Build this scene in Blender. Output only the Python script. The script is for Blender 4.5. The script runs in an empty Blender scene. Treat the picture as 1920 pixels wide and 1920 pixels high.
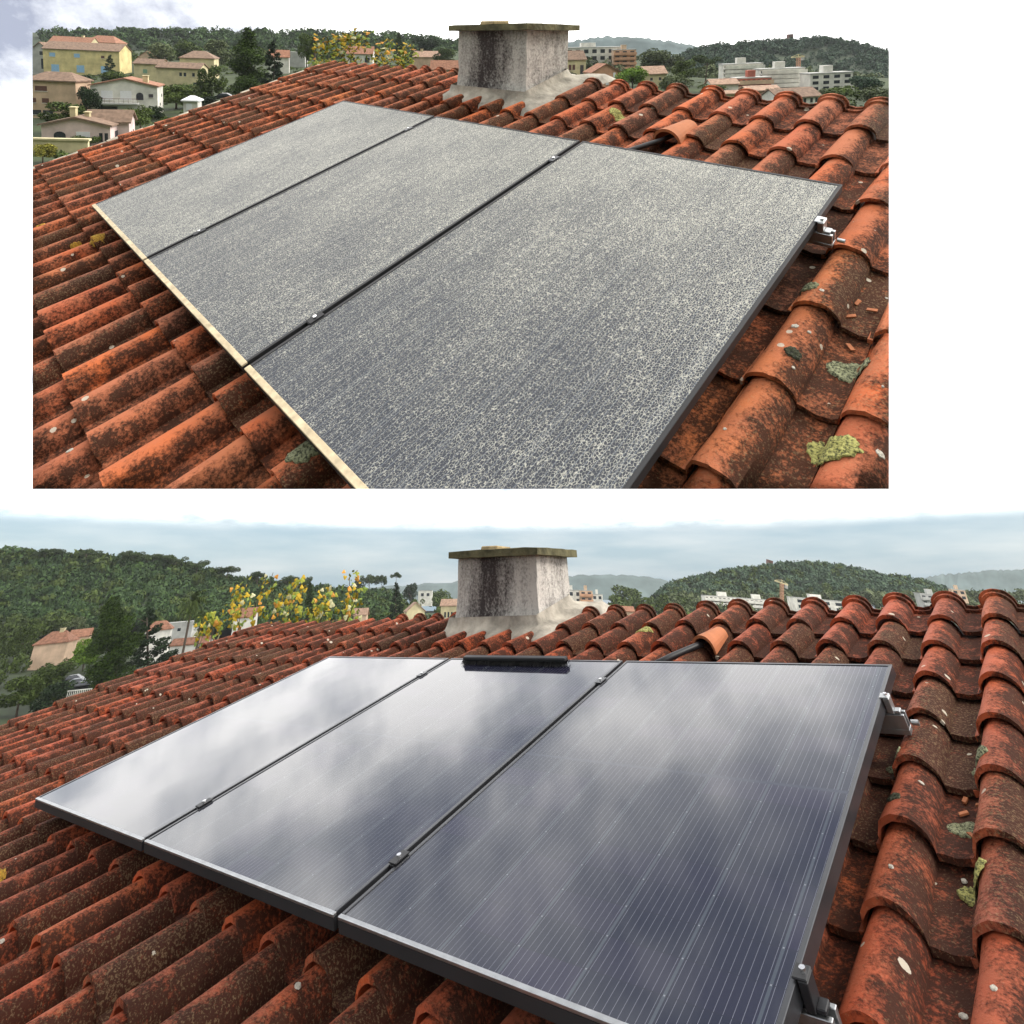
import bpy, bmesh, math, random
import numpy as np
from mathutils import Matrix, Vector
rnd = random.Random(7)
S = bpy.context.scene
COL = S.collection
# ------------------------------------------------------------------ camera
W0, F, PX, PY = 1920.0, 1064.225, 900.0, 250.0       # photo width, focal length and optical centre in photo pixels
PITCH, CZ = math.radians(39.1), 15.0
cam = bpy.data.cameras.new('camera'); cam.sensor_width = 36; cam.sensor_fit = 'AUTO'
cam.lens = F / W0 * 36; cam.shift_x = (960 - PX) / W0; cam.shift_y = (PY - 960) / W0
cam.clip_start = 0.05; cam.clip_end = 20000
camo = bpy.data.objects.new('camera', cam); COL.objects.link(camo)
camo.location = (0, 0, CZ); camo.rotation_euler = (math.radians(90) + PITCH, 0, 0)
S.camera = camo
# ------------------------------------------------------------------ sky, sun, exposure
SUN = Vector((0.75, -0.25, 0.61)).normalized()
world = bpy.data.worlds.new('World'); S.world = world; world.use_nodes = True
wn = world.node_tree.nodes; wl = world.node_tree.links; wn.clear()
def WN(t, **k):
    n = wn.new(t)
    for a, b in k.items(): setattr(n, a, b)
    return n
wo = WN('ShaderNodeOutputWorld'); tc = WN('ShaderNodeTexCoord')
sky = WN('ShaderNodeTexSky', sky_type='NISHITA', sun_disc=False)
sky.sun_elevation = math.asin(SUN.z); sky.sun_rotation = math.atan2(SUN.x, SUN.y)
bg1 = WN('ShaderNodeBackground'); bg1.inputs[1].default_value = 0.05; wl.new(sky.outputs[0], bg1.inputs[0])
sep = WN('ShaderNodeSeparateXYZ'); wl.new(tc.outputs['Generated'], sep.inputs[0])
# clouds: flattened towards the horizon like a real cloud deck
add = WN('ShaderNodeMath', operation='ADD'); add.inputs[1].default_value = 0.22; wl.new(sep.outputs[2], add.inputs[0])
mx = WN('ShaderNodeMath', operation='MAXIMUM'); mx.inputs[1].default_value = 0.1; wl.new(add.outputs[0], mx.inputs[0])
vd = WN('ShaderNodeVectorMath', operation='DIVIDE'); cb = WN('ShaderNodeCombineXYZ')
for i in range(3): wl.new(mx.outputs[0], cb.inputs[i])
wl.new(tc.outputs['Generated'], vd.inputs[0]); wl.new(cb.outputs[0], vd.inputs[1])
ns = WN('ShaderNodeTexNoise'); ns.inputs['Scale'].default_value = 3.6; ns.inputs['Detail'].default_value = 9; ns.inputs['Roughness'].default_value = 0.6
wl.new(vd.outputs[0], ns.inputs['Vector'])
cr = WN('ShaderNodeValToRGB'); e = cr.color_ramp.elements
e[0].position = 0.36; e[0].color = (0.46, 0.48, 0.59, 1); e[1].position = 0.68; e[1].color = (3.3, 3.2, 3.05, 1)
m = e.new(0.50); m.color = (1.35, 1.36, 1.38, 1)
sh = WN('ShaderNodeMapRange'); sh.inputs[1].default_value = .36; sh.inputs[2].default_value = .64; sh.inputs[3].default_value = .13; sh.inputs[4].default_value = -.15; wl.new(sep.outputs[2], sh.inputs[0])
sa = WN('ShaderNodeMath', operation='ADD'); wl.new(ns.outputs[0], sa.inputs[0]); wl.new(sh.outputs[0], sa.inputs[1]); dp_ = WN('ShaderNodeVectorMath', operation='DOT_PRODUCT'); dp_.inputs[1].default_value = SUN; wl.new(tc.outputs['Generated'], dp_.inputs[0])
gl_ = WN('ShaderNodeMapRange'); gl_.inputs[1].default_value = .15; gl_.inputs[2].default_value = .55; gl_.inputs[3].default_value = 0; gl_.inputs[4].default_value = .2; wl.new(dp_.outputs['Value'], gl_.inputs[0])
sb = WN('ShaderNodeMath', operation='ADD'); wl.new(sa.outputs[0], sb.inputs[0]); wl.new(gl_.outputs[0], sb.inputs[1]); hi = WN('ShaderNodeMapRange'); hi.inputs[1].default_value = .66; hi.inputs[2].default_value = .76; hi.inputs[3].default_value = 0; hi.inputs[4].default_value = .32; wl.new(sep.outputs[2], hi.inputs[0])
sc2 = WN('ShaderNodeMath', operation='ADD'); wl.new(sb.outputs[0], sc2.inputs[0]); wl.new(hi.outputs[0], sc2.inputs[1]); wl.new(sc2.outputs[0], cr.inputs[0])
# low sky over the horizon: thin blue-grey stratus
n2 = WN('ShaderNodeTexNoise'); n2.inputs['Scale'].default_value = 5.0; n2.inputs['Detail'].default_value = 5
mp = WN('ShaderNodeMapping'); mp.inputs['Scale'].default_value = (1, 1, 7); wl.new(tc.outputs['Generated'], mp.inputs[0]); wl.new(mp.outputs[0], n2.inputs['Vector'])
c2 = WN('ShaderNodeValToRGB'); e = c2.color_ramp.elements
e[0].position = 0.38; e[0].color = (0.32, 0.46, 0.58, 1); e[1].position = 0.68; e[1].color = (0.60, 0.67, 0.74, 1)
wl.new(n2.outputs[0], c2.inputs[0])
mr = WN('ShaderNodeMapRange'); mr.interpolation_type = 'SMOOTHSTEP'
mr.inputs[1].default_value = 0.066; mr.inputs[2].default_value = 0.102; wl.new(sep.outputs[2], mr.inputs[0])
mixc = WN('ShaderNodeMix', data_type='RGBA'); wl.new(mr.outputs[0], mixc.inputs[0]); wl.new(c2.outputs[0], mixc.inputs[6]); wl.new(cr.outputs[0], mixc.inputs[7])
bg2 = WN('ShaderNodeBackground'); bg2.inputs[1].default_value = .86; wl.new(mixc.outputs[2], bg2.inputs[0])
ad = WN('ShaderNodeAddShader'); wl.new(bg1.outputs[0], ad.inputs[0]); wl.new(bg2.outputs[0], ad.inputs[1]); wl.new(ad.outputs[0], wo.inputs[0])
sl = bpy.data.lights.new('sun', 'SUN'); sl.energy = 2.5; sl.angle = math.radians(11); sl.color = (1, .94, .84)
so = bpy.data.objects.new('sun', sl); COL.objects.link(so); so.rotation_euler = SUN.to_track_quat('Z', 'Y').to_euler()
vs = S.view_settings; vs.view_transform = 'Standard'; vs.look = 'None'; vs.gamma = 1; vs.exposure = 0.0; vs.use_curve_mapping = False
# ------------------------------------------------------------------ frames
cp, sp = math.cos(PITCH), math.sin(PITCH)
AX, AF, AU = Vector((1, 0, 0)), Vector((0, cp, sp)), Vector((0, -sp, cp))
CAM = Vector((0, 0, CZ))
def c2w(v): return AX * v[0] - AU * v[1] + AF * v[2]
def at(px, py, z): return CAM + c2w(((px - PX) / F * z, (py - PY) / F * z, z))
def w2px(P):
    d = P - CAM; z = d.dot(AF)
    return PX + F * d.dot(AX) / z, PY - F * d.dot(AU) / z
def roof_matrix(R, T):
    o = CAM + c2w(T)
    c = [c2w([R[r][k] for r in range(3)]) for k in range(3)]
    return Matrix([[c[0][i], c[1][i], c[2][i], o[i]] for i in range(3)] + [[0, 0, 0, 1]])
MU = roof_matrix([[0.69079464, -0.69594786, -0.19611056], [0.12868758, 0.38523421, -0.91380201], [-0.71150705, -0.60601253, -0.35567757]], (-1.07901157, -0.25968847, 4.48176575))
MD = roof_matrix([[0.73676195, -0.64703791, -0.19627471], [-0.45336329, -0.25736963, -0.8533596], [-0.50164086, -0.71770663, 0.48296339]], (-1.01295193, 3.52302665, 3.8242678))
tU = math.atan((PY - 75) / F)                                   # the upper view looks down: its own plumb line
UPU = c2w((0, -math.cos(tU), -math.sin(tU))); UPD = Vector((0, 0, 1))
# ------------------------------------------------------------------ materials
def mat(name):
    m = bpy.data.materials.new(name); m.use_nodes = True
    nt = m.node_tree; b = nt.nodes['Principled BSDF']
    return m, nt.nodes, nt.links, b
def node(ns_, t, **k):
    n = ns_.new(t)
    for a, b in k.items(): setattr(n, a, b)
    return n
def ramp(ns_, ls, src, stops):
    r = ns_.new('ShaderNodeValToRGB'); e = r.color_ramp.elements
    while len(e) < len(stops): e.new(0.5)
    for x, (p, c) in zip(e, stops): x.position = p; x.color = (*c, 1) if len(c) == 3 else c
    ls.new(src, r.inputs[0]); return r.outputs[0]
def noise(ns_, ls, vec, scale, detail=4, rough=.55):
    n = ns_.new('ShaderNodeTexNoise'); n.inputs['Scale'].default_value = scale; n.inputs['Detail'].default_value = detail; n.inputs['Roughness'].default_value = rough
    if vec is not None: ls.new(vec, n.inputs['Vector'])
    return n.outputs[0]
def mixc_(ns_, ls, f, a, b, mode='MIX'):
    m = ns_.new('ShaderNodeMix'); m.data_type = 'RGBA'; m.blend_type = mode
    for v, i in ((f, 0), (a, 6), (b, 7)):
        if hasattr(v, 'links'): ls.new(v, m.inputs[i])
        else: m.inputs[i].default_value = v if i == 0 else (*v, 1)
    return m.outputs[2]
def math_(ns_, ls, op, a, b=None):
    m = ns_.new('ShaderNodeMath'); m.operation = op
    for v, i in ((a, 0), (b, 1)):
        if v is None: continue
        if hasattr(v, 'links'): ls.new(v, m.inputs[i])
        else: m.inputs[i].default_value = v
    return m.outputs[0]
def bump(ns_, ls, b, h, strength, dist):
    n = ns_.new('ShaderNodeBump'); n.inputs['Strength'].default_value = strength; n.inputs['Distance'].default_value = dist
    ls.new(h, n.inputs['Height']); ls.new(n.outputs[0], b.inputs['Normal'])
def simple(name, c, rough=.8, var=.25, scale=3.0, metal=0, bstr=0, bscale=60, spec=.3):
    m, n, l, b = mat(name)
    t = n.new('ShaderNodeTexCoord').outputs['Object']; oi = n.new('ShaderNodeObjectInfo')
    v = noise(n, l, t, scale, 5)
    lo = tuple(x * (1 - var) for x in c); hi = tuple(min(1, x * (1 + var)) for x in c)
    col = ramp(n, l, v, [(.3, lo), (.7, hi)])
    l.new(col, b.inputs['Base Color']); b.inputs['Roughness'].default_value = rough; b.inputs['Metallic'].default_value = metal
    b.inputs['Specular IOR Level'].default_value = spec
    if bstr: bump(n, l, b, noise(n, l, t, bscale, 6), bstr, .01)
    return m
def tile_material(name, rough_lo, tint=(1.0, 1.0, 1.0), clean=0.0):
    m, n, l, b = mat(name)
    tc = n.new('ShaderNodeTexCoord').outputs['Object']; oi = n.new('ShaderNodeObjectInfo').outputs['Random']
    off = n.new('ShaderNodeVectorMath'); off.operation = 'ADD'
    cbx = n.new('ShaderNodeCombineXYZ'); l.new(math_(n, l, 'MULTIPLY', oi, 37.0), cbx.inputs[0]); l.new(math_(n, l, 'MULTIPLY', oi, 91.0), cbx.inputs[1])
    l.new(tc, off.inputs[0]); l.new(cbx.outputs[0], off.inputs[1]); v = off.outputs[0]
    base = ramp(n, l, oi, [(0, (.54, .125, .040)), (.25, (.45, .11, .050)), (.5, (.40, .135, .068)), (.7, (.58, .135, .036)), (.88, (.26, .10, .065)), (1, (.64, .19, .06))])
    big = noise(n, l, v, 9, 5)
    c1 = mixc_(n, l, ramp(n, l, big, [(.35, (0, 0, 0)), (.7, (1, 1, 1))]), base, (.38, .125, .062))
    c1 = mixc_(n, l, 1.0, c1, tint, 'MULTIPLY')
    # black crust of algae, thickest on the sheltered flank of the barrel and along the pan
    sx = n.new('ShaderNodeSeparateXYZ'); l.new(tc, sx.inputs[0])
    fl = n.new('ShaderNodeMapRange'); fl.inputs[1].default_value = -.025; fl.inputs[2].default_value = .04; fl.inputs[3].default_value = -.06; fl.inputs[4].default_value = .21
    l.new(sx.outputs[0], fl.inputs[0])
    fine = noise(n, l, v, 95, 6, .75); mid = noise(n, l, v, 17, 4)
    crust = math_(n, l, 'ADD', math_(n, l, 'ADD', math_(n, l, 'MULTIPLY', fine, .85), math_(n, l, 'MULTIPLY', mid, .55)), fl.outputs[0])
    rv = math_(n, l, 'MULTIPLY', math_(n, l, 'FRACT', math_(n, l, 'MULTIPLY', oi, 17.3)), .14)
    crust = math_(n, l, 'ADD', crust, rv)
    cm = ramp(n, l, crust, [(.72 + clean, (0, 0, 0)), (.93 + clean, (1, 1, 1))])
    c2_ = mixc_(n, l, math_(n, l, 'MULTIPLY', cm, .92), c1, (.018, .010, .007))
    # pale ochre bloom
    pale = noise(n, l, v, 150, 5, .7)
    pm = ramp(n, l, math_(n, l, 'ADD', pale, math_(n, l, 'MULTIPLY', rv, .8)), [(.62, (0, 0, 0)), (.70, (1, 1, 1))])
    c3 = mixc_(n, l, math_(n, l, 'MULTIPLY', pm, .32), c2_, (.34, .24, .13))
    # round white lichen spots
    vo = n.new('ShaderNodeTexVoronoi'); vo.inputs['Scale'].default_value = 15; vo.inputs['Randomness'].default_value = 1; l.new(v, vo.inputs['Vector'])
    vs_ = n.new('ShaderNodeSeparateColor'); l.new(vo.outputs['Color'], vs_.inputs[0])
    rad = math_(n, l, 'MULTIPLY', ramp(n, l, vs_.outputs[0], [(.72, (0, 0, 0)), (1, (1, 1, 1))]), .20)
    dist = math_(n, l, 'ADD', vo.outputs['Distance'], math_(n, l, 'MULTIPLY', math_(n, l, 'SUBTRACT', fine, .5), .12))
    sm = math_(n, l, 'LESS_THAN', dist, rad)
    c4 = mixc_(n, l, math_(n, l, 'MULTIPLY', sm, .8), c3, (.52, .47, .38))
    l.new(c4, b.inputs['Base Color'])
    b.inputs['Specular IOR Level'].default_value = .16
    l.new(math_(n, l, 'ADD', rough_lo, math_(n, l, 'MULTIPLY', cm, .95 - rough_lo)), b.inputs['Roughness'])
    bump(n, l, b, math_(n, l, 'ADD', fine, math_(n, l, 'MULTIPLY', cm, .5)), .55, .006)
    return m
M_TILE = tile_material('weathered_terracotta', .82, (1.0, 1.0, 1.0), .045)
M_TILE_D = tile_material('weathered_terracotta_deep_red', .62, (.82, .62, .56), .015)  # same tiles in a darker, redder and smoother version
M_ORANGE = simple('new_terracotta', (.36, .125, .05), .75, .2, 8, bstr=.2)
M_DECK = simple('roof_underlay', (.05, .035, .03), .95)
M_MORTAR = simple('verge_mortar', (.42, .37, .28), .9, .35, 7, bstr=.5, bscale=40)
def lichen_mat(name, a, c):
    m, n, l, b = mat(name); t = n.new('ShaderNodeTexCoord').outputs['Object']
    f = noise(n, l, t, 130, 5, .7)
    l.new(ramp(n, l, f, [(.40, a), (.54, c), (.7, tuple(min(1, x * 1.25) for x in c))]), b.inputs['Base Color'])
    b.inputs['Roughness'].default_value = .95; bump(n, l, b, f, 1.0, .008); return m
M_LICH_Y = lichen_mat('yellow_green_lichen', (.06, .065, .02), (.40, .38, .12))
M_LICH_G = lichen_mat('grey_green_lichen', (.03, .035, .02), (.27, .28, .16))
M_LICH_W = lichen_mat('white_lichen', (.40, .36, .30), (.58, .54, .46))
M_LICH_O = lichen_mat('orange_lichen', (.20, .11, .02), (.45, .26, .03))
M_LICH_K = lichen_mat('dark_lichen', (.015, .016, .01), (.06, .065, .035))
def chimney_mat():
    m, n, l, b = mat('stained_render'); t = n.new('ShaderNodeTexCoord').outputs['Object']
    mpn = n.new('ShaderNodeMapping'); mpn.inputs['Scale'].default_value = (8, 8, 2.2); l.new(t, mpn.inputs[0])
    streak = noise(n, l, mpn.outputs[0], 1.6, 8, .65); fine = noise(n, l, t, 55, 7, .7); big = noise(n, l, t, 3, 4)
    sx = n.new('ShaderNodeSeparateXYZ'); l.new(t, sx.inputs[0])
    # soot and algae run down the middle of the front face
    cx = math_(n, l, 'ABSOLUTE', math_(n, l, 'SUBTRACT', sx.outputs[0], .33))
    core = n.new('ShaderNodeMapRange'); core.inputs[1].default_value = .05; core.inputs[2].default_value = .33; core.inputs[3].default_value = .21; core.inputs[4].default_value = -.07; l.new(cx, core.inputs[0])
    front = n.new('ShaderNodeMapRange'); front.inputs[1].default_value = .03; front.inputs[2].default_value = .06; front.inputs[3].default_value = 1; front.inputs[4].default_value = 0; l.new(sx.outputs[1], front.inputs[0])
    d = math_(n, l, 'ADD', math_(n, l, 'ADD', math_(n, l, 'MULTIPLY', streak, .58), math_(n, l, 'MULTIPLY', fine, .70)), math_(n, l, 'MULTIPLY', core.outputs[0], front.outputs[0]))
    top = n.new('ShaderNodeMapRange'); top.inputs[1].default_value = .35; top.inputs[2].default_value = .62; top.inputs[3].default_value = 0; top.inputs[4].default_value = .07; l.new(sx.outputs[2], top.inputs[0])
    d = math_(n, l, 'ADD', d, top.outputs[0])
    k = ramp(n, l, d, [(.56, (0, 0, 0)), (.86, (1, 1, 1))])
    c = mixc_(n, l, k, ramp(n, l, big, [(.3, (.46, .43, .40)), (.7, (.60, .57, .53))]), (.055, .045, .045))
    l.new(c, b.inputs['Base Color']); b.inputs['Roughness'].default_value = .92; b.inputs['Specular IOR Level'].default_value = .15
    bump(n, l, b, math_(n, l, 'ADD', fine, streak), .6, .012); return m
M_CHIM = chimney_mat()
M_SKIRT = simple('cracked_mortar', (.34, .31, .26), .9, .45, 9, bstr=.8, bscale=30)
M_CAP = simple('mossy_concrete', (.12, .11, .06), .95, .6, 9, bstr=.8, bscale=40)
M_STONE = simple('ochre_stone', (.34, .26, .14), .9, .4, 14, bstr=.6)
def panel_mats():
    # clean module glass over dark cells: printed busbars, cell gaps and the half-cut line
    def cells(n, l):
        t = n.new('ShaderNodeTexCoord').outputs['Object']; s = n.new('ShaderNodeSeparateXYZ'); l.new(t, s.inputs[0])
        x = s.outputs[0]; y = s.outputs[1]
        def line(src, period, w, off=0):
            f = math_(n, l, 'FRACT', math_(n, l, 'ADD', math_(n, l, 'DIVIDE', src, period), 50 + off))
            return math_(n, l, 'LESS_THAN', math_(n, l, 'ABSOLUTE', math_(n, l, 'SUBTRACT', f, .5)), w / period / 2)
        return t, x, y, line
    m, n, l, b = mat('clean_module_glass'); t, x, y, line = cells(n, l)
    bus = line(x, .0182, .0010)
    col = line(x, .182, .0070, .5)
    row = line(y, .0911, .0016, .5)
    dots = math_(n, l, 'MULTIPLY', line(y, .0911, .0035, .5), line(x, .182, .004, .5))
    half = math_(n, l, 'LESS_THAN', math_(n, l, 'ABSOLUTE', math_(n, l, 'SUBTRACT', y, .82)), .006)
    cv = n.new('ShaderNodeTexWhiteNoise'); cv.noise_dimensions = '2D'
    fl2 = n.new('ShaderNodeCombineXYZ'); l.new(math_(n, l, 'FLOOR', math_(n, l, 'DIVIDE', x, .182)), fl2.inputs[0]); l.new(math_(n, l, 'FLOOR', math_(n, l, 'DIVIDE', y, .0911)), fl2.inputs[1]); l.new(fl2.outputs[0], cv.inputs['Vector'])
    c = ramp(n, l, cv.outputs[0], [(0, (.008, .010, .022)), (.6, (.011, .012, .026)), (1, (.017, .014, .036))])
    c = mixc_(n, l, math_(n, l, 'MULTIPLY', bus, .6), c, (.26, .27, .31))
    c = mixc_(n, l, col, c, (.05, .06, .075)); c = mixc_(n, l, row, c, (.012, .013, .02)); c = mixc_(n, l, dots, c, (.20, .21, .24)); c = mixc_(n, l, half, c, (.03, .035, .055))
    l.new(c, b.inputs['Base Color']); b.inputs['Roughness'].default_value = .05; b.inputs['IOR'].default_value = 1.52
    wv = noise(n, l, t, 2.2, 2); bump(n, l, b, wv, .03, .02)
    clean = m
    m, n, l, b = mat('dusty_module_glass'); t, x, y, line = cells(n, l)
    bus = line(x, .0182, .0022); col = line(x, .182, .005, .5)
    mpn = n.new('ShaderNodeMapping'); mpn.inputs['Scale'].default_value = (1.25, .85, 1); l.new(t, mpn.inputs[0])
    vo = n.new('ShaderNodeTexVoronoi'); vo.feature = 'DISTANCE_TO_EDGE'; vo.inputs['Scale'].default_value = 130; l.new(mpn.outputs[0], vo.inputs['Vector'])
    nz = noise(n, l, t, 210, 3, .6); nz2 = noise(n, l, t, 45, 4, .6); nz3 = noise(n, l, t, 3.0, 4)
    rim = ramp(n, l, vo.outputs['Distance'], [(.02, (1, 1, 1)), (.16, (0, 0, 0))])
    d = math_(n, l, 'ADD', math_(n, l, 'MULTIPLY', rim, .36), math_(n, l, 'ADD', math_(n, l, 'MULTIPLY', nz, .75), math_(n, l, 'ADD', math_(n, l, 'MULTIPLY', nz2, .3), math_(n, l, 'MULTIPLY', nz3, .25))))
    oc = n.new('ShaderNodeObjectInfo').outputs['Color']; sc_ = n.new('ShaderNodeSeparateColor'); l.new(oc, sc_.inputs[0])
    ysc = math_(n, l, 'MULTIPLY', math_(n, l, 'SUBTRACT', .9, y), sc_.outputs[1])  # dust sloped along the panel, also painting in the grazing-view brightening
    mst = n.new('ShaderNodeMapping'); mst.inputs['Scale'].default_value = (14, .9, 1); l.new(t, mst.inputs[0])
    d = math_(n, l, 'ADD', d, math_(n, l, 'MULTIPLY', math_(n, l, 'SUBTRACT', noise(n, l, mst.outputs[0], 2.0, 5, .6), .5), .24))
    d = math_(n, l, 'ADD', d, math_(n, l, 'MULTIPLY', math_(n, l, 'SUBTRACT', noise(n, l, t, 500, 2, .5), .5), .5))
    d = math_(n, l, 'ADD', d, math_(n, l, 'ADD', sc_.outputs[0], ysc))
    dm = n.new('ShaderNodeMapRange'); dm.inputs[1].default_value = .77; dm.inputs[2].default_value = 1.09; dm.inputs[3].default_value = .04; dm.inputs[4].default_value = 1; l.new(d, dm.inputs[0]); d = dm.outputs[0]
    dust = ramp(n, l, d, [(.0, (0, 0, 0)), (1, (1, 1, 1))])
    cell = mixc_(n, l, math_(n, l, 'MULTIPLY', bus, .55), (.014, .019, .034), (.14, .16, .19))
    cell = mixc_(n, l, math_(n, l, 'MULTIPLY', col, .3), cell, (.20, .22, .24))
    c = mixc_(n, l, dust, cell, (.42, .41, .35))
    l.new(c, b.inputs['Base Color']); b.inputs['Roughness'].default_value = .6; b.inputs['Specular IOR Level'].default_value = .3; b.inputs['Sheen Weight'].default_value = .12; b.inputs['Sheen Roughness'].default_value = .4
    return clean, m
M_CLEAN, M_DUSTY = panel_mats()
M_FRAME = simple('black_anodised_frame', (.05, .052, .058), .32, .15, 20, metal=.6, spec=.5)
M_FRAME_DUST_GLINT = simple('dust_and_glint_frame', (.50, .41, .27), .7, .3, 30)  # dust colour with the warm reflection on the near lip painted in
M_FRAME_DARK = simple('dark_module_edge', (.02, .02, .022), .5, .2)
M_ALU = simple('aluminium', (.42, .43, .44), .42, .15, 25, metal=1)
M_STEEL = simple('bolt_steel', (.75, .75, .76), .25, .1, metal=1)
M_BLACK = simple('black_plastic', (.014, .014, .016), .45, .2)
M_BRISTLE = simple('black_bristles', (.010, .010, .010), .9, .3, 90)
# ------------------------------------------------------------------ object helpers
def tag(o, label=None, cat=None, group=None, kind=None):
    for k, v in (('label', label), ('category', cat), ('group', group), ('kind', kind)):
        if v: o[k] = v
    return o
def mesh_np(name, V, Fq, mats, smooth=False):
    me = bpy.data.meshes.new(name); V = np.asarray(V, dtype=np.float32); Fq = np.asarray(Fq, dtype=np.int32)
    k = Fq.shape[1]
    me.vertices.add(len(V)); me.vertices.foreach_set('co', V.ravel())
    me.loops.add(Fq.size); me.loops.foreach_set('vertex_index', Fq.ravel())
    me.polygons.add(len(Fq)); me.polygons.foreach_set('loop_start', np.arange(0, Fq.size, k, dtype=np.int32)); me.polygons.foreach_set('loop_total', np.full(len(Fq), k, dtype=np.int32))
    me.update(calc_edges=True)
    for m in (mats if isinstance(mats, (list, tuple)) else [mats]): me.materials.append(m)
    if smooth: me.shade_smooth()
    return me
def link(name, me, mw=None, parent=None):
    o = bpy.data.objects.new(name, me); COL.objects.link(o)
    if parent is not None: o.parent = parent
    if mw is not None:
        if parent is not None: o.matrix_local = mw
        else: o.matrix_world = mw
    return o
class MB:
    """collects boxes, prisms and tubes into one mesh"""
    def __init__(s): s.v = []; s.f = []
    def hexa(s, p):
        i = len(s.v); s.v += [tuple(q) for q in p]
        s.f += [tuple(i + k for k in q) for q in ((0, 3, 2, 1), (4, 5, 6, 7), (0, 1, 5, 4), (1, 2, 6, 5), (2, 3, 7, 6), (3, 0, 4, 7))]
    def box(s, x0, x1, y0, y1, z0, z1):
        s.hexa([(x0, y0, z0), (x1, y0, z0), (x1, y1, z0), (x0, y1, z0), (x0, y0, z1), (x1, y0, z1), (x1, y1, z1), (x0, y1, z1)])
    def poly(s, pts): i = len(s.v); s.v += [tuple(p) for p in pts]; s.f.append(tuple(range(i, i + len(pts))))
    def tube(s, pts, r, n=8, r1=None):
        r1 = r if r1 is None else r1; rings = []
        for k, p in enumerate(pts):
            p = Vector(p); a = Vector(pts[min(k + 1, len(pts) - 1)]) - Vector(pts[max(k - 1, 0)]); a.normalize()
            u = a.orthogonal().normalized(); w = a.cross(u); rr = r + (r1 - r) * k / max(1, len(pts) - 1)
            i = len(s.v); rings.append(i)
            s.v += [tuple(p + (u * math.cos(2 * math.pi * q / n) + w * math.sin(2 * math.pi * q / n)) * rr) for q in range(n)]
        for a, b in zip(rings, rings[1:]):
            s.f += [(a + q, a + (q + 1) % n, b + (q + 1) % n, b + q) for q in range(n)]
        s.f.append(tuple(rings[0] + q for q in reversed(range(n)))); s.f.append(tuple(rings[-1] + q for q in range(n)))
    def mesh(s, name, m, smooth=False, bevel=0):
        me = bpy.data.meshes.new(name); me.from_pydata(s.v, [], s.f); me.materials.append(m)
        bm = bmesh.new(); bm.from_mesh(me); bmesh.ops.recalc_face_normals(bm, faces=bm.faces)
        if bevel: bmesh.ops.bevel(bm, geom=bm.edges[:], offset=bevel, segments=1, affect='EDGES')
        bm.to_mesh(me); bm.free()
        if smooth: me.shade_smooth()
        me.update(); return me
    def build(s, name, m, parent=None, mw=None, smooth=False, bevel=0): return link(name, s.mesh(name, m, smooth, bevel), mw, parent)
def empty(name, mw):
    o = bpy.data.objects.new(name, None); COL.objects.link(o); o.empty_display_size = .2; o.matrix_world = mw; return o
# limits of the upper roof's built piece: planes through the eye (x = 61, x = 1667, y = 917 of the photograph)
def clip_planes():
    out = []
    for a, b in (((61, 100), (61, 900)), ((1667, 900), (1667, 100)), ((1700, 917), (100, 917))):
        d1 = at(*a, 1) - CAM; d2 = at(*b, 1) - CAM; nrm = d1.cross(d2).normalized()
        if nrm.dot(at(864, 490, 1) - CAM) > 0: nrm = -nrm      # normal points to the outside
        out.append((CAM, nrm))
    return out
CLIP = clip_planes()
def side_of(P, slack=0): return any((P - c).dot(n) > slack for c, n in CLIP)
def clip_object(o):
    """cut a mesh at the limits of the built piece; returns False when nothing is left"""
    mw = o.matrix_basis.copy() if o.parent is None else o.parent.matrix_basis @ o.matrix_basis
    inv = mw.inverted(); cs = [mw @ v.co for v in o.data.vertices]
    need = [(c, n) for c, n in CLIP if any((p - c).dot(n) > 0 for p in cs)]
    if not need: return True
    if any(all((p - c).dot(n) > 0 for p in cs) for c, n in need):
        bpy.data.objects.remove(o); return False
    me = o.data.copy(); bm = bmesh.new(); bm.from_mesh(me)
    for c, n in need:
        r = bmesh.ops.bisect_plane(bm, geom=bm.verts[:] + bm.edges[:] + bm.faces[:], plane_co=inv @ c, plane_no=(mw.to_3x3().transposed() @ n).normalized(), clear_outer=True)
        ed = [g for g in r['geom_cut'] if isinstance(g, bmesh.types.BMEdge)]
        try: bmesh.ops.holes_fill(bm, edges=[x for x in ed if x.is_boundary])
        except Exception: pass
    bm.to_mesh(me); bm.free(); o.data = me
    return True
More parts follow.
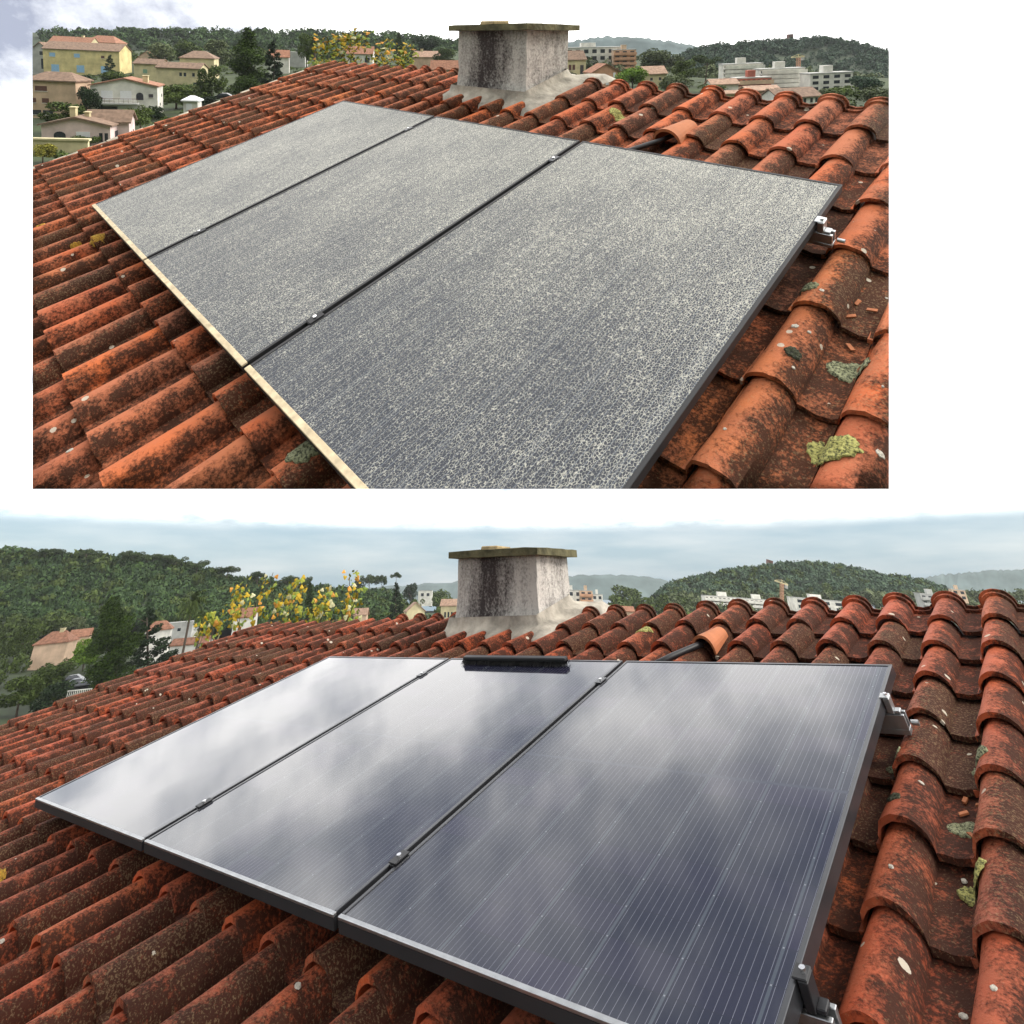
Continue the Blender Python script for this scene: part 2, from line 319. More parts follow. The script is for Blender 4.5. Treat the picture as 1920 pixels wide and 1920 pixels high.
# ------------------------------------------------------------------ roof tiles
PITCH_S, BR, BH, TH = .2135, .065, .061, .014
def tile_mesh(name, L, seed, m, collar=False):
    r = random.Random(seed); prof = [(-BR - .012, .001)]
    n = 14
    for k in range(n + 1):
        a = math.pi * (1 - k / n); prof.append((BR * math.cos(a), BH * math.sin(a) ** .85 + .002))
    x0, x1 = BR + .012, PITCH_S - BR - .006
    prof += [(x0, .0005), ((x0 + x1) / 2, -.003), (x1, .001), (x1 + .012, .010)]
    V = []; bend = r.uniform(-.004, .004)
    qs = (0, .34, .67, 1) if not collar else (0, .45, .88, .885, .96, .965, 1)
    secs = len(qs)
    for j, q in enumerate(qs):
        y = -L * q; taper = 1 - .10 * q; lift = .027 * (1 - q)
        if collar and q > .88: taper += .13 if q < .962 else .24; lift += .012 if q < .962 else .022
        for (x, z) in prof:
            xx = x * taper if x < BR + .02 else x - BR * .10 * q
            jx = r.uniform(-.0012, .0012); jz = r.uniform(-.0012, .0012)
            V.append((xx + jx + bend * math.sin(q * 3.1), y + (r.uniform(-.003, .003) if j == 0 else 0), z + lift + jz))
    P = len(prof); top = list(V)
    V += [(x, y, z - TH) for x, y, z in top]
    Fq = []; o = secs * P
    for j in range(secs - 1):
        for i in range(P - 1):
            a = j * P + i; b = a + P
            Fq.append((a, a + 1, b + 1, b)); Fq.append((o + a, o + b, o + b + 1, o + a + 1))
    for i in range(P - 1): Fq.append((i, o + i, o + i + 1, i + 1))
    for j in range(secs - 1):
        a = j * P; b = a + P; Fq.append((a, b, o + b, o + a)); a += P - 1; b += P - 1; Fq.append((a, o + a, o + b, b))
    a = (secs - 1) * P
    for i in range(P - 1): Fq.append((a + i, a + i + 1, o + a + i + 1, o + a + i))
    me = bpy.data.meshes.new(name); me.from_pydata(V, [], Fq); me.materials.append(m)
    bm = bmesh.new(); bm.from_mesh(me); bmesh.ops.recalc_face_normals(bm, faces=bm.faces); bm.to_mesh(me); bm.free()
    me.shade_smooth(); me.set_sharp_from_angle(angle=math.radians(40)); return me
Z_TILE = -.165                       # pan level below the glass plane
def lichen_patch(parent, name, s, t, r, m, zfun, seed, thick=.006, clip=False, notch=False):
    rr = random.Random(seed); n = 56 if thick > .003 else 16; V = []; Fq = []
    rings = (0, .3, .55, .78, .92, 1.0)
    V.append((s, t, zfun(s, t) + thick))
    ph = [rr.uniform(0, 6.28) for _ in range(4)]
    for q in rings[1:]:
        for k in range(n):
            a = 2 * math.pi * k / n
            d = r * q * (1 + .10 * math.sin(2 * a + ph[0]) + .07 * math.sin(5 * a + ph[1]) + .06 * math.sin(9 * a + ph[2]) + rr.uniform(-.05, .05))
            x, y = s + d * math.cos(a), t + d * math.sin(a)
            if notch:
                hx = .6 * 16 * math.sin(a) ** 3 / 15 + .4 * math.sin(a); hy = .6 * (13 * math.cos(a) - 5 * math.cos(2 * a) - 2 * math.cos(3 * a) - math.cos(4 * a) + 2) / 15 + .4 * math.cos(a); d = r * q * (1 + .03 * math.sin(13 * a + ph[0]) + .03 * math.sin(23 * a + ph[1])) * (rr.uniform(.91, 1.09) if q > .8 else 1)
                x, y = s + d * (hx * math.cos(notch) - hy * math.sin(notch)), t + d * (hx * math.sin(notch) + hy * math.cos(notch))
            h = thick * (1.0 - .25 * q) if q < 1 else -.003
            V.append((x, y, zfun(x, y) + h + rr.uniform(-.45, .45) * thick * (q < 1)))
    for k in range(n): Fq.append((0, 1 + k, 1 + (k + 1) % n))
    for j in range(len(rings) - 2):
        for k in range(n):
            a = 1 + j * n; b = a + n; Fq.append((a + k, b + k, b + (k + 1) % n, a + (k + 1) % n))
    me = bpy.data.meshes.new(name); me.from_pydata(V, [], Fq); me.materials.append(m); me.shade_smooth()
    o = link(name, me, None, parent)
    if clip: clip_object(o)
    return o
def build_roof(MW, ref_s, ref_t, course, s0, s1, t1, nrow_up, skip, m, clip, seed, label, chim):
    r = random.Random(seed); up = MW
    root = empty('tiled_roof', MW); tag(root, label, 'roof')
    meshes = [tile_mesh('tile', course + .055, 100 + k, m) for k in range(6)]
    tops = [tile_mesh('tile', course + .055, 200 + k, m, True) for k in range(3)]
    i0 = math.ceil((s0 - ref_s) / PITCH_S); i1 = math.floor((s1 - ref_s) / PITCH_S)
    j0 = -nrow_up; j1 = math.floor((t1 - ref_t) / course); grid = {}
    for j in range(j0, j1 + 1):
        for i in range(i0, i1 + 1):
            s = ref_s + i * PITCH_S; t = ref_t + j * course
            if skip(s, t): continue
            if s > chim[0] and s < chim[1] and t < chim[2]: continue
            o = link('tile', tops[r.randrange(3)] if j == j0 and s > -.6 else meshes[r.randrange(6)], None, root)
            lm = Matrix.Translation((s + r.uniform(-.004, .004), t + r.uniform(-.006, .006), Z_TILE + r.uniform(-.003, .003))) @ Matrix.Rotation(math.radians(r.uniform(-1.3, 1.3)), 4, 'Z') @ Matrix.Rotation(math.radians(r.uniform(-.5, .5)), 4, 'Y')
            o.matrix_local = lm
            w = MW @ Vector((s, t, -.11))
            px, py = w2px(w)
            if clip:
                if not clip_object(o): continue
            elif px < -330 or px > 2180 or py > 2400 or (w - CAM).dot(AF) < .1:
                bpy.data.objects.remove(o); continue
            grid[(i, j)] = o
    def zf(s, t):
        j = math.ceil((t - ref_t) / course - 1e-6); q = (ref_t + j * course - t) / (course + .055)
        x = ((s - ref_s + BR) % PITCH_S) - BR; lift = .027 * (1 - q)
        h = BH * (max(0, 1 - (x / BR) ** 2) ** .5) ** .85 + .003 if abs(x) < BR else .001
        return Z_TILE + h + lift
    tt0 = ref_t - nrow_up * course - course - .02
    d = MB(); d.box(s0 - .02, s1 + .1, tt0, t1 + .05, Z_TILE - .16, Z_TILE - .045)
    dk = d.build('roof_deck', M_DECK, root)
    if clip: clip_object(dk)
    return root, grid, zf, tt0
GAPS = (1.134, 1.154, 2.288, 2.308)
U_L, D_L, PW = 1.79, 1.64, 3.442
hidU = lambda s, t: .12 < s < 3.15 and .42 < t < U_L - .3
hidD = lambda s, t: .12 < s < 3.15 and .42 < t < D_L - .3
roofU, gridU, zU, tU0 = build_roof(MU, 3.53, 1.885, .325, -2.14, 4.6, 3.2, 8, hidU, M_TILE, True, 3,
    'terracotta barrel tiled roof holding the three grey dusty solar panels', (.56, 1.38, -.42))
roofD, gridD, zD, tD0 = build_roof(MD, 3.50, 1.645, .305, -2.72, 4.6, 3.4, 8, hidD, M_TILE_D, False, 5,
    'terracotta barrel tiled roof holding the three clean mirror-like solar panels', (.28, 1.28, -.60))
# mortar verge along the left edge
def verge(root, s, t0, t1, clip, seed):
    r = random.Random(seed); b = MB(); n = 30
    for k in range(n):
        a = t0 + (t1 - t0) * k / n; c = t0 + (t1 - t0) * (k + 1) / n - .004; w = r.uniform(-.008, .008)
        b.box(s - .16, s - .035 + w, a, c, Z_TILE - .10, Z_TILE + .035 + r.uniform(-.006, .006))
    o = b.build('verge_mortar', M_MORTAR, root, bevel=.004)
    if clip: clip_object(o)
verge(roofU, -2.10, tU0 + .05, 2.3, True, 1); verge(roofD, -2.68, tD0 + .05, 1.6, False, 2)
# lichens that show singly
LU = [(3.655, .73, .046, M_LICH_G, 2.7), (3.695, 1.015, .052, M_LICH_Y, 3.2), (3.49, .50, .024, M_LICH_G, 0), (3.545, .80, .020, M_LICH_K, 0), (3.72, .40, .03, M_LICH_G, 0), (2.10, -.62, .045, M_LICH_Y, 0), (2.66, 1.80, .045, M_LICH_G, 0)]
LD = [(3.615, .60, .042, M_LICH_G, 2.7), (3.645, .83, .042, M_LICH_Y, 3.0), (3.43, .36, .03, M_LICH_G, 0), (3.475, .63, .020, M_LICH_K, 0), (3.66, .33, .035, M_LICH_G, 0), (1.99, -.73, .05, M_LICH_Y, 0), (-1.3, .26, .05, M_LICH_G, 0), (2.57, 1.49, .05, M_LICH_G, 0)]
for root, zf, LL, cl in ((roofU, zU, LU, True), (roofD, zD, LD, False)):
    for k, (s, t, r, m, nt) in enumerate(LL): lichen_patch(root, 'lichen', s, t, r, m, zf, k + 11, .0045, cl, nt)
    q = random.Random(5)
    for k in range(36):
        if k < 20: s, t = q.uniform(3.5, 3.95), q.uniform(.2, 1.25)
        else: s, t = q.uniform(.2, 2.6), q.uniform(1.7, 2.3)
        q_ = (((1.885 if cl else 1.645) - t) / (.325 if cl else .305)) % 1
        if hidU(s, t) or q_ < .08 or q_ > .9 or abs(zf(s + .012, t) - zf(s - .012, t)) > .016: continue
        lichen_patch(root, 'lichen', s, t, q.uniform(.003, .0095), M_LICH_W, zf, k + 90, .0012, cl)
    for k, (s, t, r) in enumerate(((-.35, 2.05, .028), (.35, 1.86, .04), (-.2, 1.75, .03), (.2, 1.95, .035))): lichen_patch(root, 'lichen', s, t, r, M_LICH_O, zf, k + 60, .004, cl)
    # chips of broken tile lying in the pan
    for k, (s, t, a) in enumerate(((3.605, .445, .3), (3.607, .52, 1.0), (3.635, .63, 2.5), (3.645, .46, 1.4))):
        b = MB(); w, h = .007, .014
        b.hexa([(-w, -h, 0), (w * .6, -h * .9, 0), (w, h, 0), (-w * .5, h * .8, 0), (-w, -h, .004), (w * .6, -h * .9, .004), (w, h, .004), (-w * .5, h * .8, .004)])
        o = b.build('tile_chip', M_ORANGE, None, (MU if cl else MD) @ Matrix.Translation((s, t, zf(s, t) + .002)) @ Matrix.Rotation(a, 4, 'Z'))
        tag(o, 'small broken orange tile chip in the channel by the lichen, ' + ('dusty' if cl else 'clean') + ' panel roof', 'tile chip', 'chips beside the dusty panels' if cl else 'chips beside the clean panels')
# ------------------------------------------------------------------ solar panels
def solar_panel(MW, x0, x1, L, glassm, framem, edge, label, clip, group, ew=.012):
    mw = MW @ Matrix.Translation((x0, 0, 0)); w = x1 - x0; root = empty('solar_panel', mw); tag(root, label, 'solar panel', group)
    fr = MB(); f = .012; h = .030
    fr.box(0, w, 0, f, -h, 0); fr.box(0, f, f, L - ew, -h, 0); fr.box(w - f, w, f, L - ew, -h, 0)
    ob = [fr.build('frame', framem, root, bevel=.0012)]
    fe = MB(); fe.box(0, w, L - ew, L, -.007, .0); ob.append(fe.build('frame_edge', edge, root, bevel=.0012))
    fs = MB(); fs.box(0, w, L - ew, L - .001, -h, -.0075); ob.append(fs.build('frame_side', M_FRAME_DARK, root))
    g = MB(); g.box(f + .0005, w - f - .0005, f + .0005, L - ew - .0005, -.008, -.002); gl = g.build('glass', glassm, root); gl.color = (.065 - .03 * x0, .03 + .045 * x0, 0, 1); ob.append(gl)  # dust level and slope, partly painting in the flatter view of far glass
    bk = MB(); bk.box(f + .001, w - f - .001, f + .001, L - ew - .001, -.012, -.0085); ob.append(bk.build('back_sheet', M_BLACK, root))
    if clip:
        for o in ob: clip_object(o)
    return root
names = ('left', 'middle', 'right')
for k, (a, b) in enumerate(((0, 1.134), (1.154, 2.288), (2.308, 3.442))):
    solar_panel(MU, a, b, U_L, M_DUSTY, M_FRAME_DARK, M_FRAME_DUST_GLINT, ('grey dust-covered solar panel farthest left, by the valley houses', 'grey dust-covered solar panel between two others, below the chimney', 'largest looking dust-covered solar panel, beside the lichen spotted tiles')[k], True, 'dusty solar panels', .020)
    solar_panel(MD, a, b, D_L, M_CLEAN, M_FRAME, M_ALU, ('clean solar panel farthest left reflecting bright white clouds', 'clean solar panel with the black brush at its top edge', 'clean dark blue solar panel with white lines, right of the others')[k], False, 'clean solar panels')
for MW, L, cl, nm in ((MU, U_L, True, 'dusty'), (MD, D_L, False, 'clean')):
    for t, where in ((.265, 'upper'), (1.47 if cl else 1.42, 'lower')):
        b = MB()                                                # mounting rail with a slot, sticking out at the right
        for y0, y1, z0, z1 in ((-.02, .02, -.085, -.072), (-.02, -.008, -.072, -.037), (.008, .02, -.072, -.037)): b.box(.03, 3.49, y0, y1, z0, z1)
        o = b.build('mounting_rail', M_ALU, None, MW @ Matrix.Translation((0, t, 0)), bevel=.001)
        if cl and not clip_object(o): continue
        tag(o, 'aluminium mounting rail poking out from under the ' + where + ' part of the ' + nm + ' panels', 'rail')
    for ti, t in enumerate((.225, 1.53 if cl else 1.415)):
        for gi, s in enumerate((1.144, 2.298)):
            root = empty('panel_clamp', MW @ Matrix.Translation((s, t, 0)))
            tag(root, 'black bolted clamp at the ' + ('top' if ti == 0 else 'bottom') + ' of the ' + ('left' if gi == 0 else 'right') + ' gap between ' + nm + ' panels', 'clamp')
            b = MB(); b.box(-.016, .016, -.028, .028, .0015, .005); b.box(-.0085, .0085, -.03, .03, -.05, .0015); b.build('clamp_plate', M_BLACK if ti else M_FRAME, root, bevel=.001)
            c = MB(); c.tube([(0, 0, .005), (0, 0, .010)], .007, 10); c.build('bolt', M_STEEL, root)
    for ti, t in enumerate((.265, 1.42)):                       # end clamps at the right side
        if cl and ti: continue
        root = empty('end_clamp', MW @ Matrix.Translation((3.442, t, 0)))
        tag(root, ('silver' if ti == 0 else 'black') + ' end clamp holding the right edge of the ' + nm + ' panels, ' + ('near their top corner' if ti == 0 else 'near the picture bottom'), 'clamp')
        mm = M_ALU if ti == 0 else M_BLACK
        b = MB(); b.box(-.007, .022, -.018, .018, .0015, .005); b.box(.003, .022, -.018, .018, -.036, .0015); b.box(.022, .04, -.014, .014, -.036, -.029); b.build('clamp_body', mm, root, bevel=.0015)
        c = MB(); c.tube([(.012, 0, .005), (.012, 0, .011)], .006, 12); c.build('bolt', M_STEEL, root)
        c = MB(); c.tube([(.058, 0, -.06), (.08, .0, -.06)], .007, 10); c.build('rail_cap', M_ALU, root)
# brush head on the clean middle panel
br = empty('brush', MD @ Matrix.Translation((1.66, .062, 0))); tag(br, 'long black brush head lying at the top edge of the clean middle panel', 'brush')
b = MB(); b.box(-.345, .345, -.022, .012, .012, .028); b.build('brush_block', M_BLACK, br, bevel=.004)
V = []; Q = []; r = random.Random(2)
for k in range(1500):
    x, y = r.uniform(-.35, .35), r.uniform(-.024, .016); dx, dy = r.uniform(-.008, .008), r.uniform(-.008, .022)
    i = len(V); V += [(x - .0015, y, .014), (x + .0015, y, .014), (x + dx + .001, y + dy, .0005), (x + dx - .001, y + dy, .0005)]; Q.append((i, i + 1, i + 2, i + 3))
o = link('bristle', mesh_np('bristle', V, Q, M_BRISTLE), None, br); o['kind'] = 'stuff'
# vent tile with the cable coming out of it
for MW, s, t, cl, nm in ((MU, 2.59, -.30, True, 'dusty'), (MD, 2.475, -.46, False, 'clean')):
    b = MB(); n = 14; L = .24; k0 = 1.0 if cl else .78; prof = lambda q, k: (k0 * (.080 - .03 * q) * math.cos(math.pi * (1 - k / n)), -L * q, k0 * (.098 - .045 * q) * math.sin(math.pi * (1 - k / n)) ** .8)
    rings = [[prof(q, k) for k in range(n + 1)] for q in (0, .33, .66, 1)]
    for A, B in zip(rings, rings[1:]):
        for k in range(n): b.poly([A[k], A[k + 1], B[k + 1], B[k]])
    inn = [[(x * .84, y, z * .84) for x, y, z in R_] for R_ in rings]
    for A, B in zip(inn, inn[1:]):
        for k in range(n): b.poly([A[k], B[k], B[k + 1], A[k + 1]])
    for k in range(n): b.poly([rings[0][k], inn[0][k], inn[0][k + 1], rings[0][k + 1]])
    vt = b.mesh('vent_tile', M_ORANGE, False)
    o = link('vent_tile', vt, MW @ Matrix.Translation((s, t, Z_TILE + .045)))
    for p in vt.polygons: p.use_smooth = True
    vt.set_sharp_from_angle(angle=math.radians(40))
    tag(o, 'raised hollow orange vent tile open towards the ' + nm + ' panels', 'vent tile')
    c = MB(); c.tube([(s - .16, t + .32, -.075), (s - .09, t + .17, -.075), (s - .02, t + .02, Z_TILE + .085), (s, t - .12, Z_TILE + .07)], .013, 10)
    tag(c.build('cable', M_BLACK, None, MW, smooth=True), 'thick black cable running from under the ' + nm + ' panels into the vent tile', 'cable')
# ------------------------------------------------------------------ chimneys
def chimney(MW, up, s0, s1, t0, t1, h, label, seed, capx=1.0):
    r = random.Random(seed)
    inv = MW.to_3x3().inverted(); u = (inv @ up).normalized()
    xs = Vector((1, 0, 0)); xs = (xs - u * xs.dot(u)).normalized(); ys = u.cross(xs)     # ys points to the ridge side
    if ys.y > 0: ys = -ys
    zz = Z_TILE + .03; o = Vector((s0, t0, zz))
    A = Matrix([[xs[i], ys[i], u[i], o[i]] for i in range(3)] + [[0, 0, 0, 1]])
    mw = MW @ A; wd = s1 - s0; dp = t0 - t1
    root = empty('chimney', mw); tag(root, label, 'chimney')
    # shaft, flaring slightly at its foot
    V = []; Q = []; nu, nv = 10, 14; per = []
    for k in range(nu): per.append((k / nu * wd, 0))
    for k in range(nu): per.append((wd, k / nu * dp))
    for k in range(nu): per.append((wd - k / nu * wd, dp))
    for k in range(nu): per.append((0, dp - k / nu * dp))
    for j in range(nv + 1):
        q = j / nv; z = -.3 + (h + .3) * q; fl = .035 * max(0, 1 - max(0, z) / .22) ** 2
        for x, y in per:
            ox = (x - wd / 2) / (wd / 2); oy = (y - dp / 2) / (dp / 2)
            V.append((x + fl * ox + r.uniform(-.003, .003), y + fl * oy + r.uniform(-.003, .003), z))
    P = len(per)
    for j in range(nv):
        for k in range(P): Q.append((j * P + k, j * P + (k + 1) % P, (j + 1) * P + (k + 1) % P, (j + 1) * P + k))
    me = mesh_np('shaft', V, Q, M_CHIM, True); me.set_sharp_from_angle(angle=math.radians(35)); link('shaft', me, None, root)
    c = MB(); ov = .055; n = 8; pts = []
    for (xa, ya, xb, yb) in ((-ov, -ov, wd + ov, -ov), (wd + ov, -ov, wd + ov, dp + ov), (wd + ov, dp + ov, -ov, dp + ov), (-ov, dp + ov, -ov, -ov)):
        for k in range(n): pts.append((xa + (xb - xa) * k / n + r.uniform(-.006, .006), ya + (yb - ya) * k / n + r.uniform(-.006, .006)))
    i = len(c.v); c.v += [(x, y, h + .001 + r.uniform(-.002, .002)) for x, y in pts] + [(x, y, h + .044 + r.uniform(-.004, .004)) for x, y in pts]
    N = len(pts); c.f += [(i + k, i + (k + 1) % N, i + N + (k + 1) % N, i + N + k) for k in range(N)] + [tuple(i + k for k in range(N)), tuple(i + N + k for k in range(N))]
    c.build('cap', M_CAP, root, bevel=0)
    st = MB(); q = [(.13, .1), (.30, .08), (.33, .22), (.15, .25)]
    st.hexa([(x * wd / .72, y, h + .043) for x, y in q] + [(x * wd / .72 * .98 + .006, y + .01, h + .068 + r.uniform(0, .012)) for x, y in q]); st.build('cap_stone', M_STONE, root, bevel=.006)
    # mortar skirt laid over the tiles round the foot
    V = []; Q = []; rings = [(.028, .10), (.045, .055), (.08, .028), (.12, .014), (.15, -.035)]
    rp = MW.to_3x3()
    for j, (off, hh) in enumerate(rings):
        for k, (x, y) in enumerate(per):
            ox = (x - wd / 2) / (wd / 2); oy = (y - dp / 2) / (dp / 2); mm = max(abs(ox), abs(oy)); ex = off * (1 + .25 * math.sin(k * .9 + seed) * (j > 1) + (.6 if (ox > .6 and j > 1) else 0))
            lx = x + ex * (ox / mm if abs(ox) >= abs(oy) * .8 else ox) ; ly = y + ex * (oy / mm if abs(oy) >= abs(ox) * .8 else oy)
            # drop to the roof plane below this point
            p = A @ Vector((lx, ly, 0)); p.z = Z_TILE + .035 + hh + r.uniform(-.011, .011) * (j > 0)
            # scalloped rim follows barrels and pans
            V.append(tuple(A.inverted() @ p))
    for j in range(len(rings) - 1):
        for k in range(P): Q.append((j * P + k, (j + 1) * P + k, (j + 1) * P + (k + 1) % P, j * P + (k + 1) % P))
    link('mortar_skirt', mesh_np('mortar_skirt', V, Q, M_SKIRT, True), None, root)
    return root
chU = chimney(MU, UPU, .66, 1.36, -.62, -1.08, .50, 'square grey rendered chimney with dark stains behind the dusty panels', 3)
chD = chimney(MD, UPD, .37, 1.14, -.84, -1.22, .445, 'square grey rendered chimney with dark stains behind the clean panels', 4)
# ------------------------------------------------------------------ land
def up_at(px, base, k=.6):
    """plumb direction that stays parallel to the picture's side edge"""
    m = c2w((1, 0, -(px - PX) / F)); u = base - m * (base.dot(m) / m.dot(m)) * k
    return u.normalized()
ZU_T = ((60, 520), (80, 470), (95, 400), (105, 340), (120, 280), (140, 220), (165, 165), (212, 112), (240, 95), (270, 80), (300, 66), (340, 54))
def ZU(py): return float(np.interp(py, [a for a, b in ZU_T], [b for a, b in ZU_T]))
def ZD(py):
    d = c2w((0, (py - PY) / F, 1)); return min(400, CZ / max(1e-4, -d.z))
M_GROUND = simple('dry_grass', (.032, .046, .016), .95, .6, .12)
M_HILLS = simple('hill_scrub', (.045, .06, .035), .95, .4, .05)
M_FARHILL = simple('far_wooded_hill', (.10, .13, .13), .95, .3, .03, bstr=.6, bscale=.12)  # pale blue-grey base colour stands in for distance haze
def sheet(name, rows, m, kind='structure', smooth=True):
    n = len(rows[0]); V = [tuple(p) for r in rows for p in r]; Q = []
    for j in range(len(rows) - 1):
        for i in range(n - 1): a = j * n + i; Q.append((a, a + 1, a + n + 1, a + n))
    return tag(link(name, mesh_np(name, V, Q, m, smooth)), kind=kind)
g = MB(); R0 = 880; g.poly([(-R0, -R0, 0), (R0, -R0, 0), (R0, R0, 0), (-R0, R0, 0)]); tag(g.build('ground', M_GROUND), kind='structure')
xsU = np.linspace(61, 1667, 60)
def top_edge(x): return float(np.interp(x, (1180, 1290), (96, 146)))
def low_edge(x): return float(np.interp(x, (61, 200, 420, 560, 640, 800, 1050, 1667), (325, 285, 205, 160, 140, 150, 195, 232)))
sheet('hillside', [[at(x, yy, ZU(yy) + (10 if yy < 110 else 0)) for x in xsU for yy in (top_edge(x) + (low_edge(x) - top_edge(x)) * q,)] for q in (1, .9, .8, .7, .6, .5, .42, .34, .27, .2, .14, .09, .05, .02, 0)], M_GROUND)
def interp_line(pts, x): return float(np.interp(x, [p[0] for p in pts], [p[1] for p in pts]))
def hill(name, line, base_y, Zt, Zb, x0, x1, m, n=70, wob=2.0, seed=0, back=60):
    r = random.Random(seed); xs = np.linspace(x0, x1, n); rows = []
    tops = [interp_line(line, x) + r.uniform(-wob, wob) for x in xs]
    rows.append([at(x, base_y, Zt + back) for x in xs]); rows.append([at(x, t, Zt) for x, t in zip(xs, tops)])
    for q in (.2, .4, .6, .8, 1): rows.append([at(x, t + (base_y - t) * q + (r.uniform(-wob, wob) if q < 1 else 0), Zt + (Zb - Zt) * q) for x, t in zip(xs, tops)])
    return sheet(name, rows, m)
UF = [(1040, 84), (1080, 76), (1130, 68), (1200, 71), (1260, 77), (1320, 88), (1380, 96)]
UW = [(1240, 118), (1290, 99), (1340, 88), (1420, 80), (1480, 80), (1545, 73), (1600, 84), (1640, 95), (1667, 98)]
UL = [(61, 62), (300, 60), (600, 64), (760, 70), (900, 88), (1060, 86)]
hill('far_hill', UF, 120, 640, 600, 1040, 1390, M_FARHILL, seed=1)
hill('wooded_hill', UW, 150, 520, 400, 1240, 1667, M_HILLS, seed=2)
hill('forest_hill', UL, 110, 520, 430, 61, 1060, M_HILLS, seed=3)
DF = [(600, 1110), (770, 1096), (830, 1092), (1065, 1080), (1150, 1077), (1220, 1082), (1300, 1098)]
DF2 = [(1640, 1105), (1715, 1085), (1780, 1076), (1832, 1071), (1960, 1066)]
DW = [(1225, 1122), (1260, 1100), (1330, 1084), (1400, 1070), (1460, 1066), (1510, 1060), (1560, 1064), (1640, 1080), (1720, 1092), (1780, 1112)]
DL = [(-80, 1038), (67, 1046), (130, 1050), (200, 1054), (270, 1056), (330, 1066), (400, 1084), (450, 1096), (490, 1100), (560, 1110), (680, 1118), (760, 1124)]
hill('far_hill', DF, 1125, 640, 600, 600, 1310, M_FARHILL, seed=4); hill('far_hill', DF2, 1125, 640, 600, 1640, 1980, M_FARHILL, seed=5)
hill('wooded_hill', DW, 1130, 480, 400, 1225, 1780, M_HILLS, seed=6)
hill('forest_hill', DL, 1172, 330, 230, -80, 760, M_HILLS, seed=7)
# ------------------------------------------------------------------ foliage
def leaf_mat(name, dark, light, nsc=5):
    m, n, l, b = mat(name); g = n.new('ShaderNodeNewGeometry').outputs['Random Per Island']
    oi = n.new('ShaderNodeObjectInfo').outputs['Random']; t = n.new('ShaderNodeTexCoord').outputs['Object']
    v = math_(n, l, 'ADD', math_(n, l, 'MULTIPLY', g, .5), math_(n, l, 'MULTIPLY', noise(n, l, t, nsc, 3), .5))
    v = math_(n, l, 'ADD', v, math_(n, l, 'MULTIPLY', math_(n, l, 'SUBTRACT', oi, .5), .2))
    l.new(ramp(n, l, v, [(.15, dark), (.85, light)]), b.inputs['Base Color']); b.inputs['Roughness'].default_value = .75; b.inputs['Specular IOR Level'].default_value = .15
    b.inputs['Transmission Weight'].default_value = 0; b.inputs['Subsurface Weight'].default_value = 0
    return m
L_DARK = leaf_mat('dark_foliage', (.008, .016, .008), (.035, .06, .022))
L_CYP = leaf_mat('cypress_foliage', (.004, .012, .003), (.060, .105, .010))
L_MID = leaf_mat('green_foliage', (.025, .042, .010), (.10, .14, .030))
L_OLIVE = leaf_mat('olive_foliage', (.045, .06, .025), (.14, .17, .075))
L_LIME = leaf_mat('bright_foliage', (.07, .13, .012), (.20, .32, .035))
L_YEL = leaf_mat('yellowing_foliage', (.12, .12, .02), (.32, .29, .05))
L_PINE = leaf_mat('pine_foliage', (.022, .038, .014), (.085, .125, .040))
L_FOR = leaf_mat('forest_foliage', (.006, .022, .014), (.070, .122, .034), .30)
L_FORR = leaf_mat('hazy_forest_foliage', (.014, .036, .028), (.085, .135, .07), .30)  # greyer, paler leaves: distance haze put into the colour
M_BARK = simple('bark', (.10, .075, .055), .95, .4, 8)
def leaf_cloud(blobs, n, size, seed, flat=.5):
    g = np.random.default_rng(seed); B = np.array([b[:3] for b in blobs], float); Rr = np.array([b[3:6] for b in blobs], float)
    w = (Rr[:, 0] * Rr[:, 2]); idx = g.choice(len(B), n, p=w / w.sum())
    d = g.normal(size=(n, 3)); d /= np.linalg.norm(d, axis=1)[:, None]
    P = B[idx] + d * Rr[idx] * (g.uniform(.45, 1.0, n) ** .6)[:, None]
    nr = d * flat + g.normal(size=(n, 3)) * .6; nr /= np.linalg.norm(nr, axis=1)[:, None]
    a = np.cross(nr, g.normal(size=(n, 3))); a /= np.linalg.norm(a, axis=1)[:, None]; b = np.cross(nr, a)
    s = size * g.uniform(.6, 1.4, n)[:, None]
    V = np.stack([P - a * s, P - b * s * .6 + a * s * .1, P + a * s, P + b * s * .6 + a * s * .1], 1).reshape(-1, 3)
    return V, np.arange(4 * n).reshape(-1, 4)
